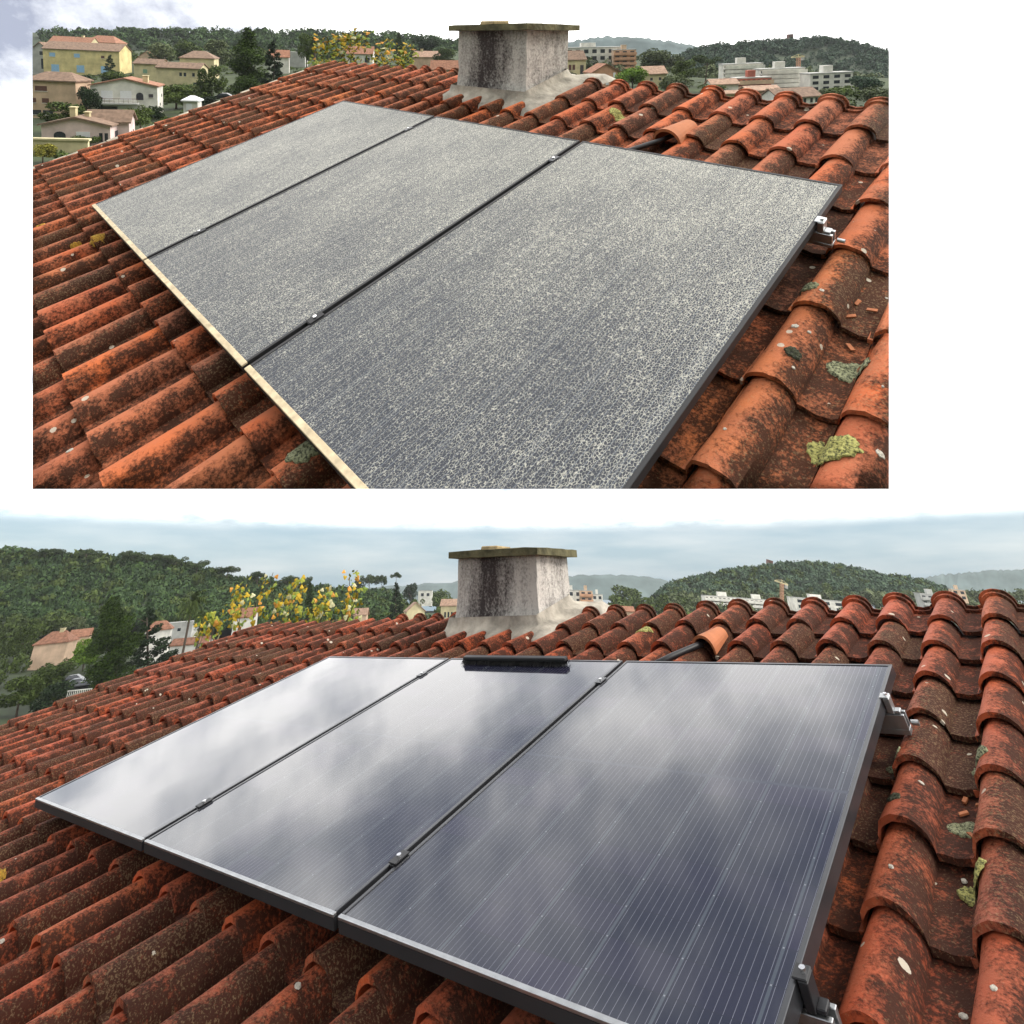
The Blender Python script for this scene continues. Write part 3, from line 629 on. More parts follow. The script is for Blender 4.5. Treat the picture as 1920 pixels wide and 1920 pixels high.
def kind_blobs(kind, r):
    B = []; U = r.uniform
    if kind == 'round':
        for k in range(16):
            a = U(0, 6.28); z = U(.32, .86); q = .36 * math.sin(math.pi * min(1, max(0, (z - .1) / .9))) * U(.5, 1.05); s = U(.13, .22); B.append((q * math.cos(a), q * math.sin(a), z, s, s, s * .85))
    elif kind == 'bush':
        for k in range(12):
            a = U(0, 6.28); q = .42 * U(.2, 1); z = U(.2, .78) * (1 - .4 * q); s = U(.17, .27); B.append((q * math.cos(a), q * math.sin(a), z, s, s, s * .9))
    elif kind == 'cypress':
        for k in range(46):
            z = .05 + .9 * k / 45; w = .175 * min(1, (1 - z) ** .8 * 1.7 + .06) * (.75 + .25 * min(1, z * 5)); a = U(0, 6.28); q = w * U(.2, .75); s = w * .55 + .012; B.append((q * math.cos(a), q * math.sin(a), z, s, s, .075))
    elif kind == 'conifer':
        for k in range(44):
            z = .08 + .88 * k / 43; w = .30 * (1 - z) ** .8 + .015; a = U(0, 6.28); q = w * U(.3, 1); s = w * .34 + .015; B.append((q * math.cos(a), q * math.sin(a), z - q * .12, s, s, .035))
    elif kind == 'pine':
        for k in range(13):
            a = U(0, 6.28); q = .40 * U(.1, 1) ** .7; s = U(.10, .17); B.append((q * math.cos(a), q * math.sin(a), .80 + U(-.07, .08) - q * .12, s, s, s * .62))
    return B
def trunk_mesh(kind, seed):
    r = random.Random(seed); b = MB(); top = {'pine': .74, 'round': .5, 'bush': .3, 'cypress': .5, 'conifer': .85}[kind]; w = {'pine': .022, 'round': .03, 'bush': .02, 'cypress': .02, 'conifer': .016}[kind]
    x, y = r.uniform(-.03, .03), r.uniform(-.03, .03); b.tube([(0, 0, -.15), (x * .5, y * .5, top * .5), (x, y, top)], w, 6, w * .45)
    for k in range(5 if kind in ('pine', 'round') else 2):
        a = r.uniform(0, 6.28); q = r.uniform(.15, .3) if kind != 'cypress' else .05; z = top * r.uniform(.7, .95); b.tube([(x * .9, y * .9, z), (q * .5 * math.cos(a), q * .5 * math.sin(a), z + .06), (q * math.cos(a), q * math.sin(a), z + .13)], w * .45, 5, w * .15)
    return b.mesh('trunk', M_BARK, True)
CROWN = {}
NL = {'round': (3000, .030), 'bush': (1800, .042), 'cypress': (9000, .014), 'conifer': (3200, .020), 'pine': (2200, .024)}
def crown(kind, m, v, dens=1.0):
    k = (kind, m.name, v, dens)
    if k not in CROWN:
        r = random.Random(str((kind, v))); n, s = NL[kind]; V, Q = leaf_cloud(kind_blobs(kind, r), int(n * dens), s / dens ** .5, v + 1)
        me = mesh_np('crown', V, Q, m); CROWN[k] = (me, trunk_mesh(kind, v))
    return CROWN[k]
tree_no = [0]
def tree(sc, kind, px, yb, yt, wpx, m, label, cat='tree', group=None, Z=None, name=None, v=None, dens=1.0, Zs=1.0):
    """tree whose foot is at picture point (px, yb), top at yt, crown wpx wide"""
    tree_no[0] += 1; v = tree_no[0] % 4 if v is None else v
    base = UPU if sc == 'U' else UPD
    Z = (ZU(min(yb, 330)) if sc == 'U' else ZD(yb)) * Zs if Z is None else min(Z, (ZU(yb) if sc == 'U' else ZD(yb)) * .97)
    u = up_at(px, base, 1.0 if kind in ('cypress', 'conifer') else (.0 if kind == 'pine' else .6)); P = at(px, yb, Z)
    ppm = PPM(P, u); h = (yb - yt) / ppm; full = {'round': .95, 'bush': 1.05, 'cypress': .36, 'conifer': .62, 'pine': 1.0}[kind]
    w = wpx * Z / F / full
    rt = (AX - u * AX.dot(u)).normalized(); bk = u.cross(rt); a = random.Random(tree_no[0]).uniform(0, 6.28); ca, sa = math.cos(a), math.sin(a)
    x = (rt * ca + bk * sa) * w; y = (bk * ca - rt * sa) * w; z = u * h
    o3 = Matrix([[x[i], y[i], z[i], P[i]] for i in range(3)] + [[0, 0, 0, 1]])
    root = empty(name or {'cypress': 'cypress_tree', 'conifer': 'conifer_tree', 'pine': 'umbrella_pine', 'bush': 'shrub', 'round': 'leafy_tree'}[kind], o3)
    tag(root, label, cat, group); c, t = crown(kind, m, v, dens)
    oc = link('crown', c, None, root); ot = link('trunk', t, None, root)
    if sc == 'U' and (px - wpx * .7 < 61 or px + wpx * .7 > 1667): clip_object(oc); clip_object(ot)
    return root
def PPM(P, u):
    a = w2px(P); b = w2px(P + u * .5); return max(1e-3, math.hypot(a[0] - b[0], a[1] - b[1]) * 2)
def forest(name, line, base_y, Zt, Zb, x0, x1, n, rpx, m, seed, leaves=70, top_bias=1.0, size=.30, base=UPD):
    """far wood that reads as one mass, clump by clump over the hill"""
    g = np.random.default_rng(seed); Vs = []
    for k in range(n):
        x = g.uniform(x0, x1); t = interp_line(line, x); q = g.uniform(0, 1) ** top_bias
        if k < n * .28: q = g.uniform(-.02, .05)
        y = t + (base_y - t) * q; Z = Zt + (Zb - Zt) * q; r = rpx * g.uniform(.5, 1.6) * Z / F
        c = np.array(at(x, y, Z)); V, _ = leaf_cloud([(c[0], c[1], c[2], r, r, r * .8)], leaves, r * size, int(g.integers(1e9)), .9); Vs.append(V)
    V = np.concatenate(Vs)
    if x0 > 60 and x1 < 1667 and base_y < 900:
        for c_, n_ in CLIP[:2]:
            q4 = V.reshape(-1, 4, 3); q4 = q4[((q4 - np.array(c_)) @ np.array(n_)).max(1) < 0]; V = q4.reshape(-1, 3)
    return tag(link(name, mesh_np(name, V, np.arange(len(V)).reshape(-1, 4), m)), kind='stuff')
forest('forest', UL, 106, 505, 430, 75, 1050, 700, 9, L_FOR, 1, 110, size=.22)
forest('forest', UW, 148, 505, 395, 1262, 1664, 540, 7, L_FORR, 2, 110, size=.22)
forest('forest', DL, 1168, 325, 228, -70, 745, 1100, 12, L_FOR, 3, 170, size=.2)
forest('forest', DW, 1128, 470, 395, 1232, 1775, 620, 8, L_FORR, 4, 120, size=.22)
forest('forest', DL, 1168, 322, 226, -70, 745, 190, 12, L_MID, 14, 170, size=.2)
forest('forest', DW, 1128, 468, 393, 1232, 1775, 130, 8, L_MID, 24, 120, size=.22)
forest('valley_trees', [(560, 1128), (1240, 1128)], 1160, 330, 220, 600, 1290, 170, 9, L_MID, 5)
forest('valley_trees', [(1240, 1120), (1980, 1116)], 1150, 380, 260, 1240, 1980, 220, 9, L_OLIVE, 6)
forest('valley_trees', [(1045, 118), (1667, 150)], 215, 250, 98, 1050, 1650, 260, 12, L_OLIVE, 7, 110, size=.22)
forest('garden_thicket', [(61, 104), (860, 104)], 178, 320, 132, 80, 840, 420, 9, L_MID, 8, 110, size=.22)
forest('garden_thicket', [(61, 180), (400, 180)], 300, 138, 62, 75, 390, 90, 13, L_MID, 9, 150, size=.18)
forest('garden_thicket', [(-60, 1170), (560, 1150)], 1300, 220, 92, -60, 135, 70, 15, L_MID, 10, 150, size=.18)
# ------------------------------------------------------------------ houses
def plaster(name, c): return simple(name, c, .9, .24, .4)
P_CREAM = plaster('cream_plaster', (.62, .54, .33)); P_YEL = plaster('yellow_plaster', (.66, .55, .27)); P_PINK = plaster('pale_pink_plaster', (.66, .52, .49)); P_PEACH = plaster('peach_plaster', (.60, .43, .30))
P_WHITE = plaster('white_plaster', (.70, .68, .62)); P_GREY = plaster('grey_plaster', (.42, .42, .40)); P_BRICK = plaster('red_facade', (.42, .13, .09)); P_ORANGE = plaster('salmon_plaster', (.58, .32, .20))
T_RED = simple('red_roof_tiles', (.30, .145, .09), .9, .35, 1.5); T_BROWN = simple('brown_roof_tiles', (.21, .14, .10), .9, .35, 1.5); T_PALE = simple('pale_roof_tiles', (.38, .25, .18), .9, .3, 1.5)
G_DARK = simple('window_glass', (.03, .035, .045), .15, .2, spec=.6); SH_BLUE = simple('light_blue_shutter', (.30, .50, .72), .7, .1); SH_BROWN = simple('brown_shutter', (.13, .06, .045), .7, .1); SH_WHITE = simple('white_shutter', (.75, .75, .76), .7, .05); SH_GREEN = simple('green_shutter', (.22, .36, .26), .7, .1)
def frame_at(sc, px, py, Z, yaw, k=None):
    u = up_at(px, UPU if sc == 'U' else UPD, (.6 if sc == 'U' else .25) if k is None else k); rt = (AX - u * AX.dot(u)).normalized(); bk = u.cross(rt); a = math.radians(yaw)
    x = rt * math.cos(a) + bk * math.sin(a); y = bk * math.cos(a) - rt * math.sin(a); P = at(px, py, Z)
    return Matrix([[x[i], y[i], u[i], P[i]] for i in range(3)] + [[0, 0, 0, 1]]), PPM(P, u)
def house(sc, xl, xr, yb, ye, yr, wall, roofm, label, rt='gx', yaw=0, dep=.7, wins=(), cat='house', name='house', Z=None, chim=(), group=None, over=.35, extra=None):
    Z = min(1e9 if Z is None else Z, (ZU(yb) if sc == 'U' else ZD(yb)) * .97)
    c = math.cos(math.radians(yaw)); s = abs(math.sin(math.radians(yaw)))
    W = (xr - xl) * Z / F / (c + dep * s); D = dep * W; fx = W * c * F / Z / 2
    pxc = xl + fx if yaw >= 0 else xr - fx          # front face centre; positive yaw shows the right side wall
    M, ppm = frame_at(sc, pxc, yb, Z, -yaw if False else yaw)
    H = (yb - ye) / ppm; RH = (ye - yr) / ppm
    root = empty(name, M); tag(root, label, cat, group)
    w2 = W / 2; b = MB(); b.box(-w2, w2, 0, D, -4, H)
    ov = over
    if rt == 'gy':
        i = len(b.v); b.v += [(-w2, 0, H), (w2, 0, H), (0, 0, H + RH), (-w2, D, H), (w2, D, H), (0, D, H + RH)]; b.f += [(i, i + 1, i + 2), (i + 3, i + 5, i + 4), (i, i + 2, i + 5, i + 3), (i + 1, i + 4, i + 5, i + 2)]
    if rt == 'gx':
        i = len(b.v); b.v += [(-w2, 0, H), (-w2, D, H), (-w2, D / 2, H + RH), (w2, 0, H), (w2, D, H), (w2, D / 2, H + RH)]; b.f += [(i, i + 2, i + 1), (i + 3, i + 4, i + 5), (i, i + 3, i + 5, i + 2), (i + 1, i + 2, i + 5, i + 4)]
    wl_ = b.build('wall', wall, root)
    r = MB(); th = .22; e = .05
    def slab(p):
        r.hexa([Vector(q) + Vector((0, 0, e)) for q in p] + [Vector(q) + Vector((0, 0, e + th)) for q in p])
    kx = RH / max(.1, w2); ky = RH / max(.1, D / 2)
    if rt == 'gy':
        slab([(-w2 - ov, -ov, H - ov * kx), (0, -ov, H + RH), (0, D + ov, H + RH), (-w2 - ov, D + ov, H - ov * kx)]); slab([(0, -ov, H + RH), (w2 + ov, -ov, H - ov * kx), (w2 + ov, D + ov, H - ov * kx), (0, D + ov, H + RH)])
    elif rt == 'gx':
        slab([(-w2 - ov, -ov, H - ov * ky), (w2 + ov, -ov, H - ov * ky), (w2 + ov, D / 2, H + RH), (-w2 - ov, D / 2, H + RH)]); slab([(-w2 - ov, D / 2, H + RH), (w2 + ov, D / 2, H + RH), (w2 + ov, D + ov, H - ov * ky), (-w2 - ov, D + ov, H - ov * ky)])
    elif rt == 'hip':
        k = min(w2, D / 2) * .8; q = [(-w2 - ov, -ov), (w2 + ov, -ov), (w2 + ov, D + ov), (-w2 - ov, D + ov)]; tp = [(-w2 + k, D / 2 - .05), (w2 - k, D / 2 - .05), (w2 - k, D / 2 + .05), (-w2 + k, D / 2 + .05)]
        r.box(-w2 - ov, w2 + ov, -ov, D + ov, H + .002, H + th); r.hexa([(x, y, H + th + .002) for x, y in q] + [(x, y, H + th + RH) for x, y in tp])
    else:
        r.box(-w2 - .1, w2 + .1, -.1, D + .1, H + .002, H + .35); 
    ro = r.build('roof', roofm, root)
    for (cx, cy, cw, ch) in chim:
        q = MB(); q.box(cx * W - cw / 2, cx * W + cw / 2, cy * D - cw / 2, cy * D + cw / 2, H, H + RH + ch); q.box(cx * W - cw / 2 - .1, cx * W + cw / 2 + .1, cy * D - cw / 2 - .1, cy * D + cw / 2 + .1, H + RH + ch + .002, H + RH + ch + .15); q.build('chimney_stack', P_CREAM, ro)
    for wn_ in wins:
        fc, u, v, ww, hh = wn_[:5]; st = wn_[5] if len(wn_) > 5 else None; arch = len(wn_) > 6
        q = MB(); L_ = W if fc == 'F' else D; aw = ww * L_ / 2; ah = hh * H / 2; a0 = (u - .5) * L_ if fc == 'F' else u * L_; z0 = v * H
        def P3(a, z, o): return (a, -o, z) if fc == 'F' else ((w2 + o, a, z) if fc == 'R' else (-w2 - o, a, z))
        out = [(-aw, -ah), (aw, -ah)] + ([(aw * math.cos(t), ah * .3 + ah * .9 * math.sin(t)) for t in np.linspace(0, math.pi, 9)] if arch else [(aw, ah), (-aw, ah)])
        i = len(q.v); q.v += [P3(a0 + x, z0 + z, -.02) for x, z in out] + [P3(a0 + x, z0 + z, .04) for x, z in out]; N = len(out)
        q.f += [tuple(range(i, i + N)), tuple(range(i + N, i + 2 * N))] + [(i + k, i + (k + 1) % N, i + N + (k + 1) % N, i + N + k) for k in range(N)]
        if st is None: q.build('window', G_DARK, root)
        else: q.build('shutter', st, root)
        sl_ = MB(); o1 = .10; pp = [P3(a0 - aw * 1.12, z0 - ah - .10, .0), P3(a0 + aw * 1.12, z0 - ah - .10, .0), P3(a0 + aw * 1.12, z0 - ah - .10, o1), P3(a0 - aw * 1.12, z0 - ah - .10, o1)]
        sl_.hexa([Vector(p) for p in pp] + [Vector(p) + Vector((0, 0, .08)) for p in pp]); sl_.build('sill', P_WHITE, root)
    if extra: extra(root, W, D, H, RH)
    if sc == 'U' and (xl < 75 or xr > 1650):
        for o in list(root.children_recursive):
            if o.type == 'MESH': 
                if o.parent == root: clip_object(o)
    return root
F3 = lambda us, v, w, h, st=None: [('F', u, v, w, h, st) for u in us]
# -- upper view, left of the chimney
house('U', 92, 168, 96, 82, 69, P_CREAM, T_RED, 'cream house with a long red tiled roof behind the blue-shuttered house', 'gx', 4, .5, Z=330, chim=((.22, .5, 1.2, 1.0),))
house('U', 158, 217, 100, 80, 67, P_PEACH, T_RED, 'brownish house with a red hipped roof at the forest edge, top left', 'hip', 0, .6, Z=345, wins=F3((.35, .7), .6, .14, .3))
house('U', 61, 93, 137, 93, 80, P_GREY, T_BROWN, 'grey gabled wing with dark openings at the left end of the blue-shuttered house', 'gy', 0, .8, Z=225, wins=[('F', .62, .85, .3, .16), ('F', .75, .40, .42, .44)])
house('U', 91, 227, 138, 94, 81, P_YEL, T_BROWN, 'long yellow house with light blue shutters and a brown roof', 'gx', 10, .42, wins=F3((.12, .44), .76, .075, .16, SH_BLUE) + F3((.78,), .74, .045, .11, SH_BROWN) + F3((.15, .48, .80), .20, .10, .30, SH_BLUE), Z=220)
house('U', 55, 146, 215, 153, 138, P_PEACH, T_BROWN, 'peach house with brown shutters and a low brown hipped roof', 'hip', 6, .6, wins=F3((.30,), .78, .24, .15, SH_BROWN) + F3((.12, .38), .42, .14, .14, SH_BROWN) + F3((.18, .42), .06, .2, .14) + [('R', .35, .8, .1, .14, SH_BROWN), ('R', .6, .8, .1, .14, SH_BROWN)])
def balcony(root, W, D, H, RH):
    b = MB(); b.box(-W * .55, W * .22, -1.5, -.05, H * .34, H * .34 + .25); b.build('balcony_slab', P_GREY, root)
    r = MB(); r.tube([(-W * .55, -1.45, H * .34 + 1.1), (W * .22, -1.45, H * .34 + 1.1)], .05, 6)
    for k in range(12): r.tube([(-W * .55 + W * .77 * k / 11, -1.45, H * .34 + .25), (-W * .55 + W * .77 * k / 11, -1.45, H * .34 + 1.1)], .025, 5)
    r.build('railing', SH_BROWN, root)
house('U', 184, 306, 212, 162, 149, P_WHITE, T_RED, 'white gabled house with a balcony and two white shutters above it', 'gy', 20, .55, wins=F3((.24, .52), .66, .17, .34, SH_WHITE) + [('F', .73, .62, .11, .26, None, 1), ('F', .9, .66, .07, .13)] + F3((.45, .62), .14, .14, .24, SH_WHITE) + [('F', .25, .13, .28, .24), ('R', .45, .3, .12, .1), ('R', .75, .62, .1, .12)], chim=((.3, .3, .9, .6),), extra=balcony)
house('U', 88, 214, 268, 236, 222, P_PINK, T_BROWN, 'pale pink house with arched windows and two small chimneys', 'gy', 12, .6, wins=[('F', .26, .36, .17, .50, None, 1), ('F', .60, .42, .20, .48, SH_WHITE)] + F3((.86, .94), .34, .05, .52) + [('R', .4, .4, .2, .5)], chim=((-.1, .3, .7, 1.3), (.08, .4, .6, .6)))
house('U', 172, 249, 262, 228, 211, P_PINK, T_BROWN, 'rear wing of the pink house with a brown roof and two windows', 'gx', 18, .6, Z=90, wins=[('R', .35, .3, .14, .25, SH_BROWN), ('R', .7, .35, .14, .25, SH_BROWN)])
house('U', 342, 410, 148, 110, 97, P_CREAM, T_BROWN, 'cream tower house with a hipped brown roof behind the long cream house', 'hip', 14, .8, Z=208, wins=F3((.55,), .55, .1, .2))
house('U', 252, 302, 156, 120, 112, P_CREAM, T_BROWN, 'small cream block with green shutter at the left end of the cream house', 'gx', 0, .6, Z=188, wins=F3((.42,), .62, .16, .2, SH_GREEN))
house('U', 296, 376, 161, 128, 119, P_CREAM, T_BROWN, 'long cream house with a low brown roof and small windows', 'gx', 4, .5, Z=178, wins=F3((.56, .66, .86), .66, .06, .2) + F3((.9,), .14, .12, .16))
house('U', 262, 298, 120, 108, 97, P_PEACH, T_RED, 'little house with a pointed brown-red roof left of the tower house', 'gy', 20, .9, Z=270)
house('U', 508, 548, 132, 107, 95, P_WHITE, T_RED, 'white house with an orange roof right of the cypress', 'gx', 16, .8, Z=225)
house('U', 536, 572, 122, 99, 97, P_GREY, P_GREY, 'flat grey building behind the orange-roofed house', 'flat', 0, .5, Z=262)
house('U', 648, 701, 124, 101, 88, P_WHITE, T_RED, 'white house with an orange roof seen through the yellow vine', 'gx', 4, .7, Z=255, wins=F3((.25, .8), .5, .18, .4))
house('U', 775, 824, 126, 107, 97, P_PEACH, T_PALE, 'ochre house with a pale roof just left of the grey chimney', 'gx', 0, .6, Z=250, chim=((-.2, .5, 1, 1),))
house('U', 808, 862, 148, 130, 115, P_PEACH, T_RED, 'low house with a red roof partly behind the grey chimney', 'gx', 0, .6, Z=195, wins=F3((.2,), .5, .2, .4))
# -- upper view, right of the chimney
def block(sc, xl, xr, yb, ye, floors, bays, wall, label, Z, yaw=0, dep=.35, balc=None, name='apartment_block'):
    def ex(root, W, D, H, RH):
        me = None
        for f in range(floors):
            zb = H * (f + .22) / floors; zt = H * (f + .78) / floors
            for k in range(bays):
                if me is None:
                    q = MB(); ww = W / bays * .27; q.box(-ww, ww, -.04, .02, 0, zt - zb); me = q.mesh('window', G_DARK)
                link('window', me, Matrix.Translation((-W / 2 + W * (k + .5) / bays, 0, zb)), root)
            if balc:
                q = MB(); q.box(-W * .5, W * .5, -1.4, -.05, H * f / floors + .002, H * f / floors + .25); q.box(-W * .5, W * .5, -1.4, -1.28, H * f / floors + .252, H * f / floors + 1.1); q.build('balcony', balc, root)
        q = MB(); q.box(-W * .12, W * .1, D * .3, D * .7, H + .36, H + 2.2); q.build('roof_hut', wall, root)
    return house(sc, xl, xr, yb, ye, ye - 1, wall, P_GREY, label, 'flat', yaw, dep, (), 'building', name, Z, extra=ex)
block('U', 1045, 1168, 128, 90, 3, 8, P_WHITE, 'white flat-roofed apartment block right behind the grey chimney', 300)
block('U', 1150, 1192, 130, 94, 4, 3, P_PEACH, 'block with stacked salmon balconies at the white apartments end', 290, 0, .4, P_ORANGE)
house('U', 1043, 1108, 150, 112, 97, P_CREAM, T_BROWN, 'beige house with a brown gabled roof beside the grey chimney', 'gx', 14, .6, Z=215, wins=F3((.45, .58), .62, .09, .26, SH_BROWN) + F3((.86,), .5, .12, .45))
house('U', 1108, 1172, 160, 136, 121, P_ORANGE, T_RED, 'salmon gabled house with white shutters left of the bright green tree', 'gy', 14, .6, Z=180, wins=F3((.2, .55, .75), .22, .1, .34, SH_WHITE) + F3((.8,), .8, .09, .35, SH_WHITE))
house('U', 1208, 1256, 160, 138, 126, P_CREAM, T_PALE, 'small yellow house with a pale roof right of the bright green tree', 'gx', 10, .7, Z=190, wins=F3((.3, .7), .55, .12, .25))
block('U', 1356, 1430, 152, 121, 4, 9, P_WHITE, 'long white apartment row with balconies, left stretch, upper view', 300, 0, .3, P_WHITE)
block('U', 1424, 1508, 163, 130, 4, 10, P_WHITE, 'long white apartment row with balconies, right stretch below the crane', 270, 0, .3, P_WHITE)
block('U', 1516, 1604, 170, 138, 3, 4, P_WHITE, 'plain white apartment block right of the crane', 260, 6, .35)
block('U', 1380, 1446, 168, 147, 2, 7, P_BRICK, 'low red-fronted building in front of the white apartment row', 225, 0, .4, P_PEACH)
house('U', 1334, 1384, 172, 158, 150, P_WHITE, T_PALE, 'low white house with a pale roof left of the red building', 'gx', 0, .6, Z=195, wins=F3((.3,), .5, .12, .5))
house('U', 1352, 1386, 188, 176, 172, P_CREAM, T_PALE, 'small flat-looking house with a pale roof just above the ridge tiles', 'gx', 0, .6, Z=150)
house('U', 1456, 1552, 196, 182, 168, P_WHITE, T_BROWN, 'white house with a wide brown roof just above the ridge tiles', 'gx', 10, .6, Z=140, wins=F3((.5, .62, .78, .9), .5, .06, .6))
house('U', 1402, 1462, 184, 170, 163, P_PEACH, T_PALE, 'peach house with a long pale roof below the red building', 'gx', 0, .6, Z=170)
# -- lower view
house('D', 54, 117, 1252, 1205, 1183, P_PEACH, T_RED, 'peach house with a red hipped roof, cut by the left picture edge', 'hip', 6, .7, Z=150, chim=((.1, .5, 1, .6),))
house('D', 128, 168, 1215, 1193, 1180, P_PEACH, T_RED, 'little house with a red roof left of the tall cypress', 'gx', 20, .7, Z=205)
house('D', 266, 318, 1222, 1181, 1164, P_WHITE, T_RED, 'white house with an orange hipped roof right of the tall cypress', 'hip', 16, .7, Z=165, wins=[('R', .4, .5, .1, .2)])
house('D', 296, 356, 1200, 1168, 1166, P_GREY, P_GREY, 'flat grey building behind the orange-roofed white house', 'flat', 0, .5, Z=215, wins=F3((.3, .6), .6, .1, .2))
house('D', 316, 384, 1228, 1208, 1198, P_WHITE, T_RED, 'low white garage-like building with a thin red roof by the roof edge', 'gx', 0, .5, Z=135)
house('D', 434, 474, 1190, 1156, 1140, P_WHITE, T_RED, 'white house with an orange roof behind the yellow vine leaves', 'gx', 4, .7, Z=190)
house('D', 662, 686, 1172, 1152, 1142, P_PEACH, T_PALE, 'small brown-roofed house on the ridge line right of the vine', 'gx', 0, .7, Z=170)
house('D', 762, 802, 1168, 1146, 1130, P_CREAM, T_PALE, 'cream gabled house left of the grey chimney', 'gy', 16, .7, Z=180, wins=F3((.5,), .5, .15, .3))
house('D', 822, 868, 1170, 1135, 1124, P_CREAM, T_PALE, 'cream house with a row of windows half behind the grey chimney', 'gx', -8, .6, Z=190, wins=F3((.2, .35, .5), .5, .08, .3))
house('D', 784, 810, 1122, 1108, 1106, P_WHITE, P_GREY, 'tiny white flat building far off left of the chimney', 'flat', 0, .5, Z=380, wins=F3((.3, .7), .5, .2, .4))
block('D', 1052, 1094, 1158, 1106, 4, 3, P_WHITE, 'white flat-roofed block right behind the grey chimney, lower view', 290)
block('D', 1090, 1114, 1152, 1107, 4, 2, P_PEACH, 'block with stacked salmon balconies, lower view', 285, 0, .5, P_ORANGE)
block('D', 1112, 1132, 1146, 1115, 3, 2, P_WHITE, 'small white block right of the salmon balconies', 295)
house('D', 1150, 1190, 1158, 1146, 1138, P_PEACH, T_RED, 'low red-roofed house peeping over the ridge tiles', 'gx', 0, .6, Z=180)
block('D', 1326, 1400, 1152, 1119, 4, 9, P_WHITE, 'long white apartment row with balconies, left stretch, lower view', 300, 0, .3, P_WHITE)
block('D', 1394, 1462, 1156, 1124, 4, 8, P_WHITE, 'white apartment row continuing below the crane, lower view', 290, 0, .3, P_WHITE)
block('D', 1496, 1590, 1156, 1124, 3, 4, P_WHITE, 'plain white apartment block right of the crane, lower view', 290)
block('D', 1735, 1782, 1148, 1114, 3, 4, P_GREY, 'grey terraced building among trees at the far right', 270, 0, .4, P_GREY)
block('D', 1790, 1815, 1125, 1105, 2, 2, P_PEACH, 'small beige building on the wooded slope at far right', 330)
# ------------------------------------------------------------------ cranes, towers, cars, shed
for sc, px, yb, yt, Z, nm in (('U', 1497, 140, 108, 268, 'upper'), ('D', 1466, 1124, 1094, 285, 'lower')):
    M, ppm = frame_at(sc, px, yb, Z, 0, 1); root = empty('tower_crane', M); tag(root, 'orange tower crane with a pale jib above the white apartments, ' + nm + ' view', 'crane'); h = (yb - yt) / ppm; k = Z / F
    b = MB()
    for x, y in ((-.6, -.6), (.6, -.6), (.6, .6), (-.6, .6)): b.tube([(x, y, -6), (x, y, h)], .16, 4)
    for q in range(10): z = h * q / 10; b.tube([(-.6, -.6, z), (.6, -.6, z + h / 10)], .12, 4)
    b.build('mast', P_ORANGE, root); j = MB(); j.box(-13 * k, 11 * k, -.4, .4, h, h + .6); j.tube([(0, 0, h + .6), (0, 0, h + 1.6)], .2, 5); j.tube([(0, 0, h + 1.5), (-12 * k, 0, h + .6)], .1, 4); j.tube([(0, 0, h + 1.5), (10 * k, 0, h + .6)], .1, 4); j.build('jib', P_CREAM, root)
    c = MB(); c.box(6 * k, 10 * k, -.7, .7, h - 1.4, h - .01); c.build('counterweight', P_GREY, root)
for sc, px, yb, yt, Z, nm in (('U', 1481, 84, 64, 515, 'upper'), ('D', 1443, 1070, 1050, 475, 'lower')):
    M, ppm = frame_at(sc, px, yb, Z, 0, 1); root = empty('lookout_tower', M); h = (yb - yt) / ppm; tag(root, 'square tower rising from the wooded hill, ' + nm + ' view', 'tower')
    b = MB(); b.box(-1.7, 1.7, -1.7, 1.7, -5, h * .55); b.build('shaft', P_PEACH, root); b = MB(); b.box(-2, 2, -2, 2, h * .55 + .002, h); b.build('head', SH_BROWN, root)
P_CAR = [simple('dark_car_paint', (.02, .022, .028), .25, .1, spec=.6), simple('grey_car_paint', (.16, .17, .19), .3, .1, spec=.6), simple('black_car_paint', (.012, .012, .014), .2, .1, spec=.6)]
def car(sc, px, py, Z, yaw, paint, label, group):
    M, ppm = frame_at(sc, px, py, Z, yaw); root = empty('parked_car', M); tag(root, label, 'car', group); b = MB()
    prof = [(-2.1, .35), (-2.1, .8), (-1.5, .95), (-.9, 1.42), (.7, 1.45), (1.5, .98), (2.1, .85), (2.1, .35)]
    i = len(b.v); b.v += [(x, -.85 + (.12 if z > 1.1 else 0), z) for x, z in prof] + [(x, .85 - (.12 if z > 1.1 else 0), z) for x, z in prof]; n = len(prof)
    b.f += [tuple(range(i, i + n)), tuple(range(i + n, i + 2 * n))] + [(i + k, i + (k + 1) % n, i + n + (k + 1) % n, i + n + k) for k in range(n)]; b.build('body', paint, root, bevel=.05)
    g_ = MB(); g_.hexa([(-1.2, -.87, 1.0), (1.25, -.87, 1.0), (.65, -.76, 1.36), (-.8, -.76, 1.36), (-1.2, .87, 1.0), (1.25, .87, 1.0), (.65, .76, 1.36), (-.8, .76, 1.36)]); g_.build('windows', G_DARK, root)
    for x in (-1.35, 1.35):
        for y in (-.88, .7): t = MB(); t.tube([(x, y, .33), (x, y + .18, .33)], .33, 12); t.build('wheel', M_BLACK, root)
for k, (px, py) in enumerate(((134, 1284), (142, 1291), (154, 1297))): car('D', px, py, 112 - 4 * k, 12, P_CAR[k], ('dark blue', 'silver grey', 'black')[k] + ' car parked ' + ('farthest back', 'in the middle', 'nearest')[k] + ' of three below the cypress', 'cars parked below the cypress')
car('U', 421, 186, 135, 10, P_CAR[0], 'dark car parked at the foot of the cypress, beyond the roof verge', None)
def shed(root, W, D, H, RH):
    q = MB(); q.box(-W * .3, W * .1, -.08, .02, 0, H * .75); q.build('door', SH_WHITE, root)
house('U', 345, 373, 206, 190, 182, P_WHITE, SH_WHITE, 'small white garden pavilion with a pyramid roof near the verge', 'hip', 8, .9, cat='shed', name='garden_pavilion', extra=shed, Z=112)
b = MB()
